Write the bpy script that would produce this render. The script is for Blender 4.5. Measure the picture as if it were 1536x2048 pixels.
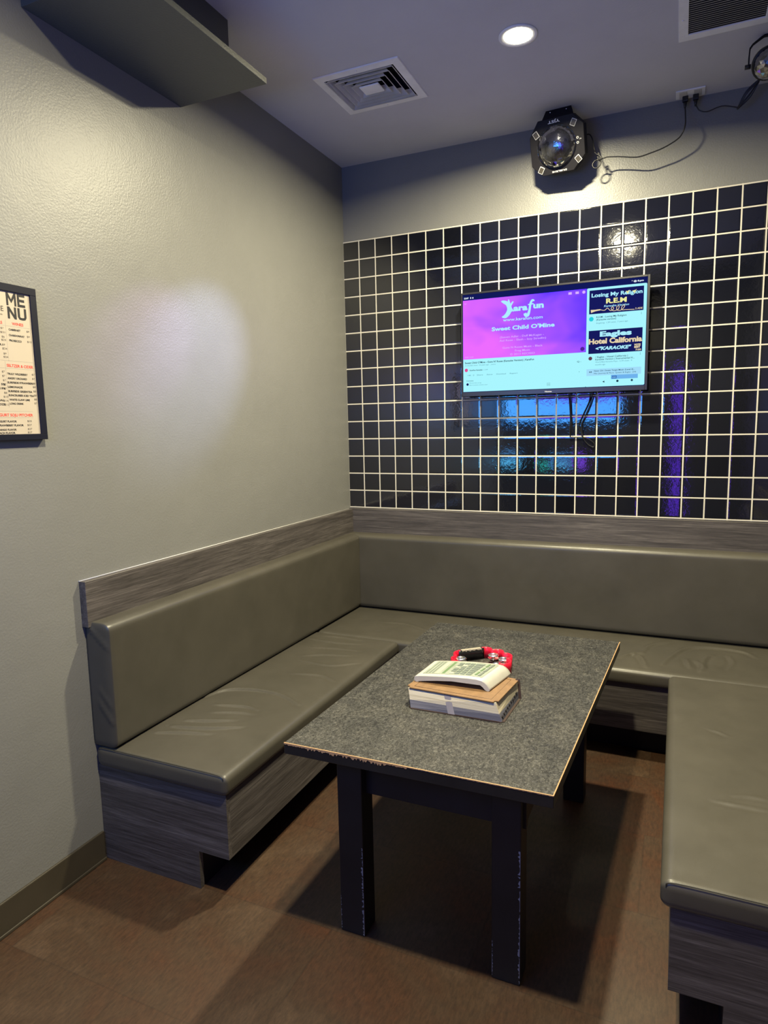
import bpy, bmesh, math, random
from mathutils import Vector, Matrix, Euler
random.seed(7)
for o in list(bpy.data.objects): bpy.data.objects.remove(o)
SC = bpy.context.scene
COL = SC.collection

# ------------------------------------------------------------------ camera
cam_d = bpy.data.cameras.new('camera'); cam = bpy.data.objects.new('camera', cam_d); COL.objects.link(cam)
cam_d.sensor_fit = 'HORIZONTAL'; cam_d.sensor_width = 36.0
cam_d.lens = 36.0 * 1315.848 / 1536.0
cam_d.clip_start = 0.02
CR = ((0.9138736, 0.40549938, -0.02013218), (0.03433746, -0.12660515, -0.9913587), (-0.40454418, 0.90528525, -0.12962492))
M = Matrix(((CR[0][0], -CR[1][0], -CR[2][0]), (CR[0][1], -CR[1][1], -CR[2][1]), (CR[0][2], -CR[1][2], -CR[2][2])))
cam.matrix_world = Matrix.Translation((1.9139, -3.7588, 1.5879)) @ M.to_4x4()
SC.camera = cam

# ------------------------------------------------------------------ world and exposure
wd = bpy.data.worlds.new('world'); SC.world = wd; wd.use_nodes = True
wd.node_tree.nodes['Background'].inputs[0].default_value = (0.01, 0.01, 0.014, 1)
wd.node_tree.nodes['Background'].inputs[1].default_value = 0.3
SC.view_settings.view_transform = 'Standard'; SC.view_settings.look = 'None'
SC.view_settings.exposure = 0.0; SC.view_settings.gamma = 1.0; SC.view_settings.use_curve_mapping = False

# ------------------------------------------------------------------ tuning
LAMP_POWER = 92.0
LAMP_COL = (1.0, 0.90, 0.60)
FAR_GAIN = 4.3           # brightness of the large screen on the near wall behind the viewer
GLOW_P = 215.0; GLOW_A = (0, -1.41, 1.86); GLOW_B = (0, -1.72, 1.90)  # strength and aim points of the added glow on the left wall
H = 3.14                 # ceiling height
RW = 2.51                # room width
RL = -4.11               # y of the wall behind the viewer
TP = 0.108; TZ0 = 1.077; TZ1 = TZ0 + 15 * 0.1084; TX0 = 0.1052

# ------------------------------------------------------------------ object helpers
def tagg(o, label=None, cat=None, group=None, kind=None):
    if label: o['label'] = label
    if cat: o['category'] = cat
    if group: o['group'] = group
    if kind: o['kind'] = kind
    return o
def empty(name, loc, label, cat, group=None, rot=None):
    o = bpy.data.objects.new(name, None); COL.objects.link(o); o.location = loc
    o.empty_display_size = 0.05
    if rot: o.rotation_euler = rot
    return tagg(o, label, cat, group)
def wloc(o):
    v = Vector((0, 0, 0))
    while o is not None:
        v = v + o.location; o = o.parent
    return v
def link(name, bm, mat, parent=None, origin=None, local=False, smooth=False):
    """bm is in world coordinates (or in the parent's own frame if local)"""
    if not local:
        off = Vector(origin) if origin is not None else (wloc(parent) if parent else Vector((0, 0, 0)))
        bmesh.ops.translate(bm, verts=bm.verts, vec=-off)
    me = bpy.data.meshes.new(name); bm.normal_update(); bm.to_mesh(me); bm.free()
    mats = mat if isinstance(mat, (list, tuple)) else [mat]
    for m in mats: me.materials.append(m)
    if smooth:
        for p in me.polygons: p.use_smooth = True
    o = bpy.data.objects.new(name, me); COL.objects.link(o)
    if parent: o.parent = parent
    if origin is not None and not local:
        o.location = Vector(origin) - (wloc(parent) if parent else Vector((0, 0, 0)))
    return o
def struct(name, bm, mat, parent=None, **k):
    o = link(name, bm, mat, parent, **k)
    if not parent: o['kind'] = 'structure'
    return o
def B(): return bmesh.new()
def box(bm, x0, x1, y0, y1, z0, z1, bev=0, seg=1, mi=0):
    r = bmesh.ops.create_cube(bm, size=1.0); vs = r['verts']
    for v in vs:
        v.co = Vector(((x0 + x1) / 2 + v.co.x * (x1 - x0), (y0 + y1) / 2 + v.co.y * (y1 - y0), (z0 + z1) / 2 + v.co.z * (z1 - z0)))
    fs = set(f for v in vs for f in v.link_faces)
    for f in fs: f.material_index = mi
    if bev > 0:
        es = set(e for v in vs for e in v.link_edges)
        bmesh.ops.bevel(bm, geom=list(es), offset=bev, segments=seg, profile=0.5, affect='EDGES', clamp_overlap=True)
    return bm
def tube(bm, pts, r, n=8, close=False, caps=True):
    pts = [Vector(p) for p in pts]; rings = []; N = len(pts); prev = None
    for i, p in enumerate(pts):
        if close: t = pts[(i + 1) % N] - pts[i - 1]
        else: t = pts[min(i + 1, N - 1)] - pts[max(i - 1, 0)]
        if t.length < 1e-9: t = Vector((0, 0, 1))
        t.normalize()
        if prev is None:
            a = Vector((0, 0, 1)) if abs(t.z) < 0.9 else Vector((1, 0, 0)); u = t.cross(a).normalized()
        else:
            u = prev - t * prev.dot(t)
            if u.length < 1e-6: u = t.orthogonal()
            u.normalize()
        w = t.cross(u); prev = u
        rr = r[i] if isinstance(r, (list, tuple)) else r
        rings.append([bm.verts.new(p + (u * math.cos(2 * math.pi * k / n) + w * math.sin(2 * math.pi * k / n)) * rr) for k in range(n)])
    m = N if close else N - 1
    for i in range(m):
        a, b = rings[i], rings[(i + 1) % N]
        for k in range(n):
            try: f = bm.faces.new((a[k], a[(k + 1) % n], b[(k + 1) % n], b[k])); f.smooth = True
            except ValueError: pass
    if caps and not close:
        bm.faces.new(rings[0][::-1]); bm.faces.new(rings[-1])
    return bm
def spline(ctrl, n=10, close=False):
    P = [Vector(p) for p in ctrl]; out = []; N = len(P); m = N if close else N - 1
    for i in range(m):
        if close: p0, p1, p2, p3 = P[i - 1], P[i], P[(i + 1) % N], P[(i + 2) % N]
        else: p0, p1, p2, p3 = P[max(i - 1, 0)], P[i], P[i + 1], P[min(i + 2, N - 1)]
        for k in range(n):
            t = k / n
            out.append(0.5 * ((2 * p1) + (p2 - p0) * t + (2 * p0 - 5 * p1 + 4 * p2 - p3) * t * t + (3 * p1 - p0 - 3 * p2 + p3) * t ** 3))
    if not close: out.append(P[-1])
    return out
def lathe(bm, prof, c=(0, 0, 0), n=32, axis='z', smooth=True):
    """prof: list of (radius, height)"""
    c = Vector(c); rings = []
    for r, h in prof:
        ring = []
        for k in range(n):
            a = 2 * math.pi * k / n; x, y = r * math.cos(a), r * math.sin(a)
            p = {'z': Vector((x, y, h)), 'y': Vector((x, h, y)), 'x': Vector((h, x, y))}[axis]
            ring.append(bm.verts.new(c + p))
        rings.append(ring)
    for a, b in zip(rings, rings[1:]):
        for k in range(n):
            f = bm.faces.new((a[k], a[(k + 1) % n], b[(k + 1) % n], b[k])); f.smooth = smooth
    if prof[0][0] > 1e-5: bm.faces.new(rings[0])
    if prof[-1][0] > 1e-5: bm.faces.new(rings[-1])
    bmesh.ops.remove_doubles(bm, verts=bm.verts, dist=1e-6)
    bmesh.ops.recalc_face_normals(bm, faces=bm.faces)
    return bm
def prism(bm, poly, f, d0, d1):
    """poly 2D points; f(u, v, d) -> 3D"""
    a = [bm.verts.new(f(u, v, d0)) for u, v in poly]; b = [bm.verts.new(f(u, v, d1)) for u, v in poly]
    n = len(poly); bm.faces.new(a); bm.faces.new(b[::-1])
    for k in range(n): bm.faces.new((a[k], b[k], b[(k + 1) % n], a[(k + 1) % n]))
    bmesh.ops.recalc_face_normals(bm, faces=bm.faces)
    return bm
def quad(bm, pts, mi=0):
    f = bm.faces.new([bm.verts.new(p) for p in pts]); f.material_index = mi; return f

# ------------------------------------------------------------------ lettering
def text_mesh(s, bold=0.0, shear=0.0, space=1.0):
    cu = bpy.data.curves.new('lettering_source', 'FONT'); cu.body = s; cu.size = 1.0; cu.offset = bold; cu.shear = shear
    cu.space_character = space; cu.resolution_u = 3
    ob = bpy.data.objects.new('lettering_source', cu); COL.objects.link(ob)
    dg = bpy.context.evaluated_depsgraph_get(); dg.update()
    me = bpy.data.meshes.new_from_object(ob.evaluated_get(dg))
    vs = [(v.co.x, v.co.y) for v in me.vertices]; fs = [tuple(p.vertices) for p in me.polygons]
    bpy.data.objects.remove(ob); bpy.data.curves.remove(cu); bpy.data.meshes.remove(me)
    return vs, fs
def put_text(bm, s, u0, u1, vb, cap, f, bold=0.0, shear=0.0, flip=False, mi=0, space=1.0, warp=None):
    """lettering with its baseline at vb and capitals cap tall, stretched from u0 to u1 (u1 None keeps proportions)"""
    vs, fs = text_mesh(s, bold, shear, space)
    if not vs: return
    x0 = min(v[0] for v in vs); x1 = max(v[0] for v in vs)
    sc = cap / 0.72; w = (u1 - u0) if u1 is not None else (x1 - x0) * sc
    out = []
    for x, y in vs:
        u = (x - x0) / (x1 - x0) * w; v = y * sc
        if flip: u, v = w - u, cap - v
        if warp: v = v + warp((u / w))
        out.append(bm.verts.new(f(u0 + u, vb + v)))
    for q in fs:
        try: fc = bm.faces.new([out[i] for i in q]); fc.material_index = mi
        except ValueError: pass
fw_left = lambda x: (lambda u, v: Vector((x, u, v)))
fw_back = lambda y: (lambda u, v: Vector((u, y, v)))

# ------------------------------------------------------------------ material helpers
def mat(name):
    m = bpy.data.materials.new(name); m.use_nodes = True
    nt = m.node_tree; b = nt.nodes['Principled BSDF']; return m, nt, b
def N(nt, typ, **k):
    n = nt.nodes.new(typ)
    for a, v in k.items(): setattr(n, a, v)
    return n
def coords(nt, scale=(1, 1, 1), kind='Object', rot=(0, 0, 0)):
    tc = N(nt, 'ShaderNodeTexCoord'); mp = N(nt, 'ShaderNodeMapping'); mp.inputs['Scale'].default_value = scale
    mp.inputs['Rotation'].default_value = rot
    nt.links.new(tc.outputs[kind], mp.inputs[0]); return mp.outputs[0]
def noise(nt, vec, scale, detail=4, rough=0.5, dist=0.0):
    n = N(nt, 'ShaderNodeTexNoise'); n.inputs['Scale'].default_value = scale; n.inputs['Detail'].default_value = detail
    n.inputs['Roughness'].default_value = rough; n.inputs['Distortion'].default_value = dist
    nt.links.new(vec, n.inputs['Vector']); return n.outputs['Fac']
def ramp(nt, fac, stops):
    r = N(nt, 'ShaderNodeValToRGB'); e = r.color_ramp.elements
    while len(e) < len(stops): e.new(0.5)
    for i, (p, c) in enumerate(stops):
        e[i].position = p; e[i].color = (c[0], c[1], c[2], 1) if isinstance(c, (tuple, list)) else (c, c, c, 1)
    nt.links.new(fac, r.inputs[0]); return r.outputs[0]
def bump(nt, b, h, strength, dist=0.01, prev=None):
    n = N(nt, 'ShaderNodeBump'); n.inputs['Strength'].default_value = strength; n.inputs['Distance'].default_value = dist
    nt.links.new(h, n.inputs['Height'])
    if prev: nt.links.new(prev, n.inputs['Normal'])
    if b: nt.links.new(n.outputs[0], b.inputs['Normal'])
    return n.outputs[0]
def mix(nt, a, b, fac=0.5, mode='MIX'):
    n = N(nt, 'ShaderNodeMix', data_type='RGBA', blend_type=mode)
    for i, v in ((0, fac), (6, a), (7, b)):
        if isinstance(v, (int, float)): n.inputs[i].default_value = v
        elif isinstance(v, (tuple, list)): n.inputs[i].default_value = (v[0], v[1], v[2], 1)
        else: nt.links.new(v, n.inputs[i])
    return n.outputs[2]
def math_(nt, op, a, b=None, c=None):
    n = N(nt, 'ShaderNodeMath', operation=op)
    for i, v in enumerate((a, b, c)):
        if v is None: continue
        if isinstance(v, (int, float)): n.inputs[i].default_value = v
        else: nt.links.new(v, n.inputs[i])
    return n.outputs[0]
def plain(name, col, rough=0.5, metal=0.0, bumpy=0.0, bscale=200, spec=0.5, var=0.08, vscale=8):
    m, nt, b = mat(name); v = coords(nt)
    n = noise(nt, v, vscale, 4, 0.6)
    c0 = tuple(x * (1 - var) for x in col); c1 = tuple(min(1, x * (1 + var)) for x in col)
    nt.links.new(ramp(nt, n, [(0.3, c0), (0.7, c1)]), b.inputs['Base Color'])
    b.inputs['Roughness'].default_value = rough; b.inputs['Metallic'].default_value = metal
    b.inputs['Specular IOR Level'].default_value = spec
    if bumpy: bump(nt, b, noise(nt, v, bscale, 3, 0.6), bumpy, 0.002)
    return m
def glow(name, col, strength=1.0):
    m = bpy.data.materials.new(name); m.use_nodes = True; nt = m.node_tree
    for n in list(nt.nodes): nt.nodes.remove(n)
    e = N(nt, 'ShaderNodeEmission'); o = N(nt, 'ShaderNodeOutputMaterial')
    e.inputs[0].default_value = (col[0], col[1], col[2], 1); e.inputs[1].default_value = strength
    nt.links.new(e.outputs[0], o.inputs[0]); return m

# ------------------------------------------------------------------ materials
def wall_mat(name, col, rough=0.36, peel=0.25):
    m, nt, b = mat(name); v = coords(nt)
    nt.links.new(ramp(nt, noise(nt, v, 2.2, 5, 0.6), [(0.3, tuple(c * 0.95 for c in col)), (0.7, tuple(c * 1.04 for c in col))]), b.inputs['Base Color'])
    b.inputs['Roughness'].default_value = rough; b.inputs['Specular IOR Level'].default_value = 0.6 if rough < 0.6 else 0.4
    n1 = bump(nt, None, noise(nt, v, 130, 3, 0.55), peel, 0.004)
    bump(nt, b, noise(nt, v, 9, 2, 0.5), 0.12, 0.01, n1)
    return m
M_WALL = wall_mat('satin_grey_wall_paint', (0.200, 0.200, 0.190), 0.41, 0.24)
M_CEIL = wall_mat('flat_white_ceiling_paint', (0.56, 0.56, 0.62), 0.85, 0.18)
M_WALLD = wall_mat('dark_satin_wall_paint', (0.05, 0.05, 0.055), 0.4, 0.3)
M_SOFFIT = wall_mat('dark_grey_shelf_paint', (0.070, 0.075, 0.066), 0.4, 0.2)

def tile_mat():
    m, nt, b = mat('glossy_navy_tiles'); tc = N(nt, 'ShaderNodeTexCoord'); sp = N(nt, 'ShaderNodeSeparateXYZ')
    nt.links.new(tc.outputs['Object'], sp.inputs[0])
    def cell(out, off, p):
        u = math_(nt, 'DIVIDE', math_(nt, 'SUBTRACT', out, off - 20 * p), p)
        fr = math_(nt, 'FRACT', u); fl = math_(nt, 'FLOOR', u)
        d = math_(nt, 'MINIMUM', fr, math_(nt, 'SUBTRACT', 1.0, fr)); return d, fl
    dx, ix = cell(sp.outputs[0], TX0, TP); dz, iz = cell(sp.outputs[2], TZ0, 0.1084)
    d = math_(nt, 'MINIMUM', dx, dz)
    grout = math_(nt, 'LESS_THAN', d, 0.031)
    cmb = N(nt, 'ShaderNodeCombineXYZ'); nt.links.new(ix, cmb.inputs[0]); nt.links.new(iz, cmb.inputs[1])
    wn = N(nt, 'ShaderNodeTexWhiteNoise'); nt.links.new(cmb.outputs[0], wn.inputs[0])
    tcol = ramp(nt, wn.outputs[0], [(0.0, (0.004, 0.0045, 0.008)), (1.0, (0.009, 0.010, 0.017))])
    nt.links.new(mix(nt, tcol, (0.66, 0.62, 0.52), grout), b.inputs['Base Color'])
    nt.links.new(ramp(nt, grout, [(0.0, 0.055), (1.0, 0.85)]), b.inputs['Roughness'])
    b.inputs['IOR'].default_value = 1.9
    # glaze: pillowed edge, slow undulation that differs from tile to tile
    pil = ramp(nt, d, [(0.03, 0.0), (0.09, 1.0)])
    n1 = bump(nt, None, pil, 0.3, 0.0012)
    off = N(nt, 'ShaderNodeVectorMath', operation='MULTIPLY_ADD')
    nt.links.new(wn.outputs[1], off.inputs[0]); off.inputs[1].default_value = (7, 7, 7); nt.links.new(tc.outputs['Object'], off.inputs[2])
    n2 = bump(nt, None, noise(nt, off.outputs[0], 12, 2, 0.5), 0.06, 0.006, n1)
    bump(nt, b, noise(nt, off.outputs[0], 60, 2, 0.5, 1.0), 0.13, 0.0012, n2)
    return m
M_TILE = tile_mat()

def wood_mat(name, axis, c0, c1, c2, rough=0.5):
    m, nt, b = mat(name); s = [34.0, 34.0, 34.0]; s[axis] = 1.5
    v = coords(nt, tuple(s)); s2 = [140.0, 140.0, 140.0]; s2[axis] = 4.0; v2 = coords(nt, tuple(s2))
    a = noise(nt, v, 1.0, 7, 0.72, 0.5); f = noise(nt, v2, 1.6, 4, 0.75)
    base = ramp(nt, a, [(0.28, c0), (0.5, c1), (0.72, c2)])
    line = ramp(nt, f, [(0.34, 0.45), (0.52, 1.0), (0.68, 1.5)])
    nt.links.new(mix(nt, base, line, 0.8, 'MULTIPLY'), b.inputs['Base Color'])
    b.inputs['Roughness'].default_value = rough
    bump(nt, b, f, 0.25, 0.001)
    return m
WC = ((0.040, 0.035, 0.033), (0.080, 0.070, 0.066), (0.150, 0.133, 0.125))
M_WOODX = wood_mat('grey_wood_laminate_x', 0, *WC); M_WOODY = wood_mat('grey_wood_laminate_y', 1, *WC)

def leather_mat():
    m, nt, b = mat('olive_brown_vinyl'); v = coords(nt)
    nt.links.new(ramp(nt, noise(nt, v, 3.5, 5, 0.6), [(0.3, (0.060, 0.055, 0.043)), (0.7, (0.078, 0.071, 0.056))]), b.inputs['Base Color'])
    nt.links.new(ramp(nt, noise(nt, v, 12, 3, 0.6), [(0.3, 0.33), (0.7, 0.43)]), b.inputs['Roughness'])
    vo = N(nt, 'ShaderNodeTexVoronoi'); vo.inputs['Scale'].default_value = 420; nt.links.new(v, vo.inputs['Vector'])
    n1 = bump(nt, None, vo.outputs['Distance'], 0.10, 0.0008)
    bump(nt, b, noise(nt, v, 30, 3, 0.5), 0.10, 0.002, n1)
    return m
M_LEATHER = leather_mat()
M_SEAM = plain('dark_vinyl_seam', (0.03, 0.028, 0.023), 0.5)

def floor_mat():
    m, nt, b = mat('brown_stone_vinyl_floor'); v = coords(nt); tc = N(nt, 'ShaderNodeTexCoord'); sp = N(nt, 'ShaderNodeSeparateXYZ')
    nt.links.new(tc.outputs['Object'], sp.inputs[0])
    yy = math_(nt, 'DIVIDE', math_(nt, 'ADD', sp.outputs[1], 10 * 0.445 + 2.096), 0.445)
    row = math_(nt, 'FLOOR', yy); fy = math_(nt, 'FRACT', yy)
    sh = math_(nt, 'MULTIPLY', math_(nt, 'MODULO', row, 2.0), 0.5)
    xx = math_(nt, 'ADD', math_(nt, 'DIVIDE', math_(nt, 'ADD', sp.outputs[0], 10 * 0.89 - 0.513 ), 0.89), sh)
    fx = math_(nt, 'FRACT', xx); colm = math_(nt, 'FLOOR', xx)
    dy = math_(nt, 'MULTIPLY', math_(nt, 'MINIMUM', fy, math_(nt, 'SUBTRACT', 1.0, fy)), 0.445)
    dx = math_(nt, 'MULTIPLY', math_(nt, 'MINIMUM', fx, math_(nt, 'SUBTRACT', 1.0, fx)), 0.89)
    seam = ramp(nt, math_(nt, 'MINIMUM', dx, dy), [(0.0004, 0.0), (0.0016, 1.0)])
    cmb = N(nt, 'ShaderNodeCombineXYZ'); nt.links.new(row, cmb.inputs[0]); nt.links.new(colm, cmb.inputs[1])
    wn = N(nt, 'ShaderNodeTexWhiteNoise'); nt.links.new(cmb.outputs[0], wn.inputs[0])
    off = N(nt, 'ShaderNodeVectorMath', operation='MULTIPLY_ADD')
    nt.links.new(wn.outputs[1], off.inputs[0]); off.inputs[1].default_value = (9, 9, 9); nt.links.new(v, off.inputs[2])
    big = noise(nt, off.outputs[0], 2.6, 6, 0.62, 0.4)
    base = ramp(nt, big, [(0.30, (0.085, 0.028, 0.010)), (0.43, (0.058, 0.026, 0.012)), (0.55, (0.052, 0.027, 0.0125)), (0.70, (0.082, 0.047, 0.025))])
    st = coords(nt, (18, 5, 5)); fine = noise(nt, st, 6, 5, 0.75)
    c = mix(nt, base, ramp(nt, fine, [(0.34, 0.48), (0.66, 1.22)]), 0.8, 'MULTIPLY')
    tone = ramp(nt, wn.outputs[0], [(0.0, 0.95), (1.0, 1.05)])
    c = mix(nt, c, tone, 1.0, 'MULTIPLY')
    nt.links.new(mix(nt, mix(nt, c, (0.78, 0.78, 0.78), 1.0, 'MULTIPLY'), c, seam), b.inputs['Base Color'])
    nt.links.new(ramp(nt, big, [(0.3, 0.42), (0.7, 0.6)]), b.inputs['Roughness'])
    n1 = bump(nt, None, seam, 0.2, 0.0006); bump(nt, b, fine, 0.15, 0.001, n1)
    return m
M_FLOOR = floor_mat()

def slate_mat():
    m, nt, b = mat('slate_laminate'); v = coords(nt)
    warp = noise(nt, v, 9, 5, 0.6, 1.2); fine = noise(nt, coords(nt, (1, 0.6, 1)), 95, 5, 0.72, 1.5); fl = noise(nt, coords(nt, (0.7, 1, 1)), 150, 3, 0.75, 1.0)
    c = ramp(nt, warp, [(0.3, (0.022, 0.022, 0.021)), (0.52, (0.040, 0.039, 0.035)), (0.75, (0.072, 0.068, 0.058))])
    c = mix(nt, c, ramp(nt, fine, [(0.38, 0.34), (0.5, 0.9), (0.62, 2.0)]), 1.0, 'MULTIPLY')
    c = mix(nt, c, (0.30, 0.29, 0.26), ramp(nt, fl, [(0.60, 0.0), (0.70, 0.5)]))
    nt.links.new(c, b.inputs['Base Color'])
    b.inputs['Roughness'].default_value = 0.42
    n1 = bump(nt, None, fine, 0.8, 0.003); bump(nt, b, warp, 0.3, 0.008, n1)
    return m
M_SLATE = slate_mat()
def table_black():
    m, nt, b = mat('worn_black_paint'); v = coords(nt)
    nt.links.new(ramp(nt, noise(nt, v, 6, 5, 0.6), [(0.3, (0.008, 0.008, 0.0085)), (0.75, (0.017, 0.016, 0.016))]), b.inputs['Base Color'])
    b.inputs['Roughness'].default_value = 0.42; bump(nt, b, noise(nt, coords(nt, (40, 40, 3)), 3, 3, 0.6), 0.12, 0.002)
    return m
M_TBLACK = table_black()
M_CHIP = plain('bare_wood_chips', (0.44, 0.26, 0.12), 0.7, bumpy=0.3)
M_SCRATCH = plain('pale_scratches', (0.33, 0.32, 0.32), 0.6)
M_BASEB = plain('brown_rubber_baseboard', (0.050, 0.041, 0.027), 0.45, bumpy=0.1)
M_BLACK = plain('black_plastic', (0.012, 0.012, 0.013), 0.35)
M_BLACKM = plain('matt_black_metal', (0.010, 0.009, 0.012), 0.55, bumpy=0.1, spec=0.2)
M_BEZEL = plain('tv_black_bezel', (0.02, 0.02, 0.024), 0.28)
M_WHITEM = plain('white_painted_metal', (0.84, 0.84, 0.86), 0.5, bumpy=0.05)
M_WHITEP = plain('white_plastic', (0.72, 0.70, 0.66), 0.35)
M_OFFW = plain('outlet_white', (0.55, 0.54, 0.52), 0.4)
M_DARKHOLE = plain('duct_dark', (0.02, 0.02, 0.025), 0.8)
M_GRILLE = plain('grille_grey', (0.36, 0.36, 0.39), 0.5)
M_PRINT = plain('white_print', (0.75, 0.75, 0.75), 0.5)
M_CHROME = plain('chrome', (0.9, 0.9, 0.88), 0.22, 1.0)
M_RED = plain('red_plastic', (0.62, 0.008, 0.035), 0.32)
M_TAPE = plain('black_tape', (0.008, 0.008, 0.009), 0.25, bumpy=0.5, bscale=60)
M_PAPER = plain('menu_paper', (0.50, 0.43, 0.33), 0.45, var=0.02)
M_INKB = plain('black_ink', (0.012, 0.012, 0.014), 0.6)
M_INKG = plain('grey_ink', (0.08, 0.07, 0.06), 0.6)
M_INKL = plain('hairline_ink', (0.38, 0.34, 0.28), 0.6)
M_INKR = plain('red_ink', (0.72, 0.045, 0.03), 0.6)
M_FRAME = plain('black_picture_frame', (0.006, 0.007, 0.016), 0.5, spec=0.25)
M_TAN = plain('tan_leather', (0.22, 0.125, 0.055), 0.5, bumpy=0.5, bscale=260, var=0.18, vscale=30)
M_TANEDGE = plain('dark_cover_edge', (0.035, 0.018, 0.012), 0.5)
def pages(name, c0, c1):
    m, nt, b = mat(name); n = noise(nt, coords(nt, (4, 4, 900)), 1.0, 3, 0.7)
    nt.links.new(ramp(nt, n, [(0.35, c0), (0.6, c1)]), b.inputs['Base Color']); b.inputs['Roughness'].default_value = 0.8
    bump(nt, b, n, 0.4, 0.0008); return m
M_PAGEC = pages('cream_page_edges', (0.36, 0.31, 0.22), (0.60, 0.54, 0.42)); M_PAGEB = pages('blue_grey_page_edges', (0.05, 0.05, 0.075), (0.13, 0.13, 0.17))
M_REMOTE = plain('milky_remote_plastic', (0.50, 0.49, 0.44), 0.3)
M_OVERLAY = plain('pale_green_overlay', (0.31, 0.345, 0.28), 0.3, var=0.15, vscale=25)
M_KEY = plain('grey_keys', (0.17, 0.20, 0.17), 0.4); M_KEYL = plain('light_keys', (0.46, 0.46, 0.36), 0.4); M_KEYG = plain('green_keys', (0.13, 0.21, 0.10), 0.4)
def glassy():
    m, nt, b = mat('clear_plastic'); b.inputs['Base Color'].default_value = (0.92, 0.93, 0.97, 1)
    b.inputs['Transmission Weight'].default_value = 1.0; b.inputs['Roughness'].default_value = 0.03; b.inputs['IOR'].default_value = 1.45
    bump(nt, b, noise(nt, coords(nt), 60, 1, 0.5), 0.05, 0.002); return m
M_CLEAR = glassy()
M_REFL = plain('mirror_reflector', (0.30, 0.30, 0.33), 0.15, 1.0)
M_SLATEDOOR = plain('dark_door_paint', (0.03, 0.03, 0.04), 0.5)

# ================================================================== room shell
bm = B(); box(bm, -0.12, RW + 0.12, RL - 0.12, 0.12, -0.1, 0); struct('floor', bm, M_FLOOR)
VX0, VX1, VY0, VY1 = 0.357, 0.774, -0.971, -0.590      # square air vent and the duct opening behind it
def ceiling_with_opening():
    bm = B(); a, b, c, d = -0.12, RW + 0.12, RL - 0.12, 0.12; e, f, g, h = VX0 + 0.039, VX1 - 0.039, VY0 + 0.039, VY1 - 0.039
    o = [(a, c), (b, c), (b, d), (a, d)]; i = [(e, g), (f, g), (f, h), (e, h)]
    V = {(k, t, z): bm.verts.new((q[0], q[1], z)) for k, ring in (('o', o), ('i', i)) for t, q in enumerate(ring) for z in (H, H + 0.1)}
    for t in range(4):
        u = (t + 1) % 4
        bm.faces.new((V['o', t, H], V['i', t, H], V['i', u, H], V['o', u, H])); bm.faces.new((V['o', t, H + 0.1], V['o', u, H + 0.1], V['i', u, H + 0.1], V['i', t, H + 0.1]))
        bm.faces.new((V['o', t, H], V['o', u, H], V['o', u, H + 0.1], V['o', t, H + 0.1])); bm.faces.new((V['i', t, H], V['i', t, H + 0.1], V['i', u, H + 0.1], V['i', u, H]))
    bmesh.ops.recalc_face_normals(bm, faces=bm.faces); return bm
struct('ceiling', ceiling_with_opening(), M_CEIL)
bm = B(); box(bm, -0.12, 0, RL - 0.12, 0.12, 0, H); struct('wall_left', bm, M_WALL)
bm = B(); box(bm, RW, RW + 0.12, RL - 0.12, 0.12, 0, H); struct('wall_right', bm, M_WALLD)
bm = B(); box(bm, 0, RW, 0, 0.12, 0, H); WB = struct('wall_back', bm, M_WALL)
bm = B(); box(bm, 0, RW, -0.006, 0, TZ0 - 0.004, TZ1 + 0.004); struct('tile_panel', bm, M_TILE, WB)
bm = B(); box(bm, 0, RW, RL - 0.12, RL, 0, H); struct('wall_front', bm, M_WALLD)
# baseboards
bm = B(); box(bm, 0, 0.010, RL, -2.112, 0.0, 0.113, 0.003, 2); box(bm, 0.010, 0.016, RL, -2.112, 0.0, 0.012, 0.003, 2); struct('baseboard_left', bm, M_BASEB)
bm = B(); box(bm, RW - 0.010, RW, RL, -2.112, 0.0, 0.113, 0.003, 2); struct('baseboard_right', bm, M_BASEB)
# wood laminate bands that crown the bench backs
bm = B(); box(bm, 0, 0.030, -2.127, -0.030, 0.90, 1.066, 0.0012, 1); struct('trim_1', bm, M_WOODY)
bm = B(); box(bm, 0, RW, -0.030, 0, 0.90, 1.070, 0.0012, 1); struct('trim_2', bm, M_WOODX)
bm = B(); box(bm, RW - 0.030, RW, -2.127, -0.030, 0.90, 1.066, 0.0012, 1); struct('trim_3', bm, M_WOODY)
# thin pale caulk bead on top of the left band
bm = B(); tube(bm, [(0.0025, -2.127, 1.0665), (0.0025, -0.03, 1.0665)], 0.0022, 6); struct('trim_4', bm, M_OFFW)

# door behind the viewer with its purple lit edge (seen only as a reflection in the tiles)
bm = B(); box(bm, 1.42, 1.84, RL, RL + 0.03, 0, 2.12, 0.003); struct('door_1', bm, M_SLATEDOOR)

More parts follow.
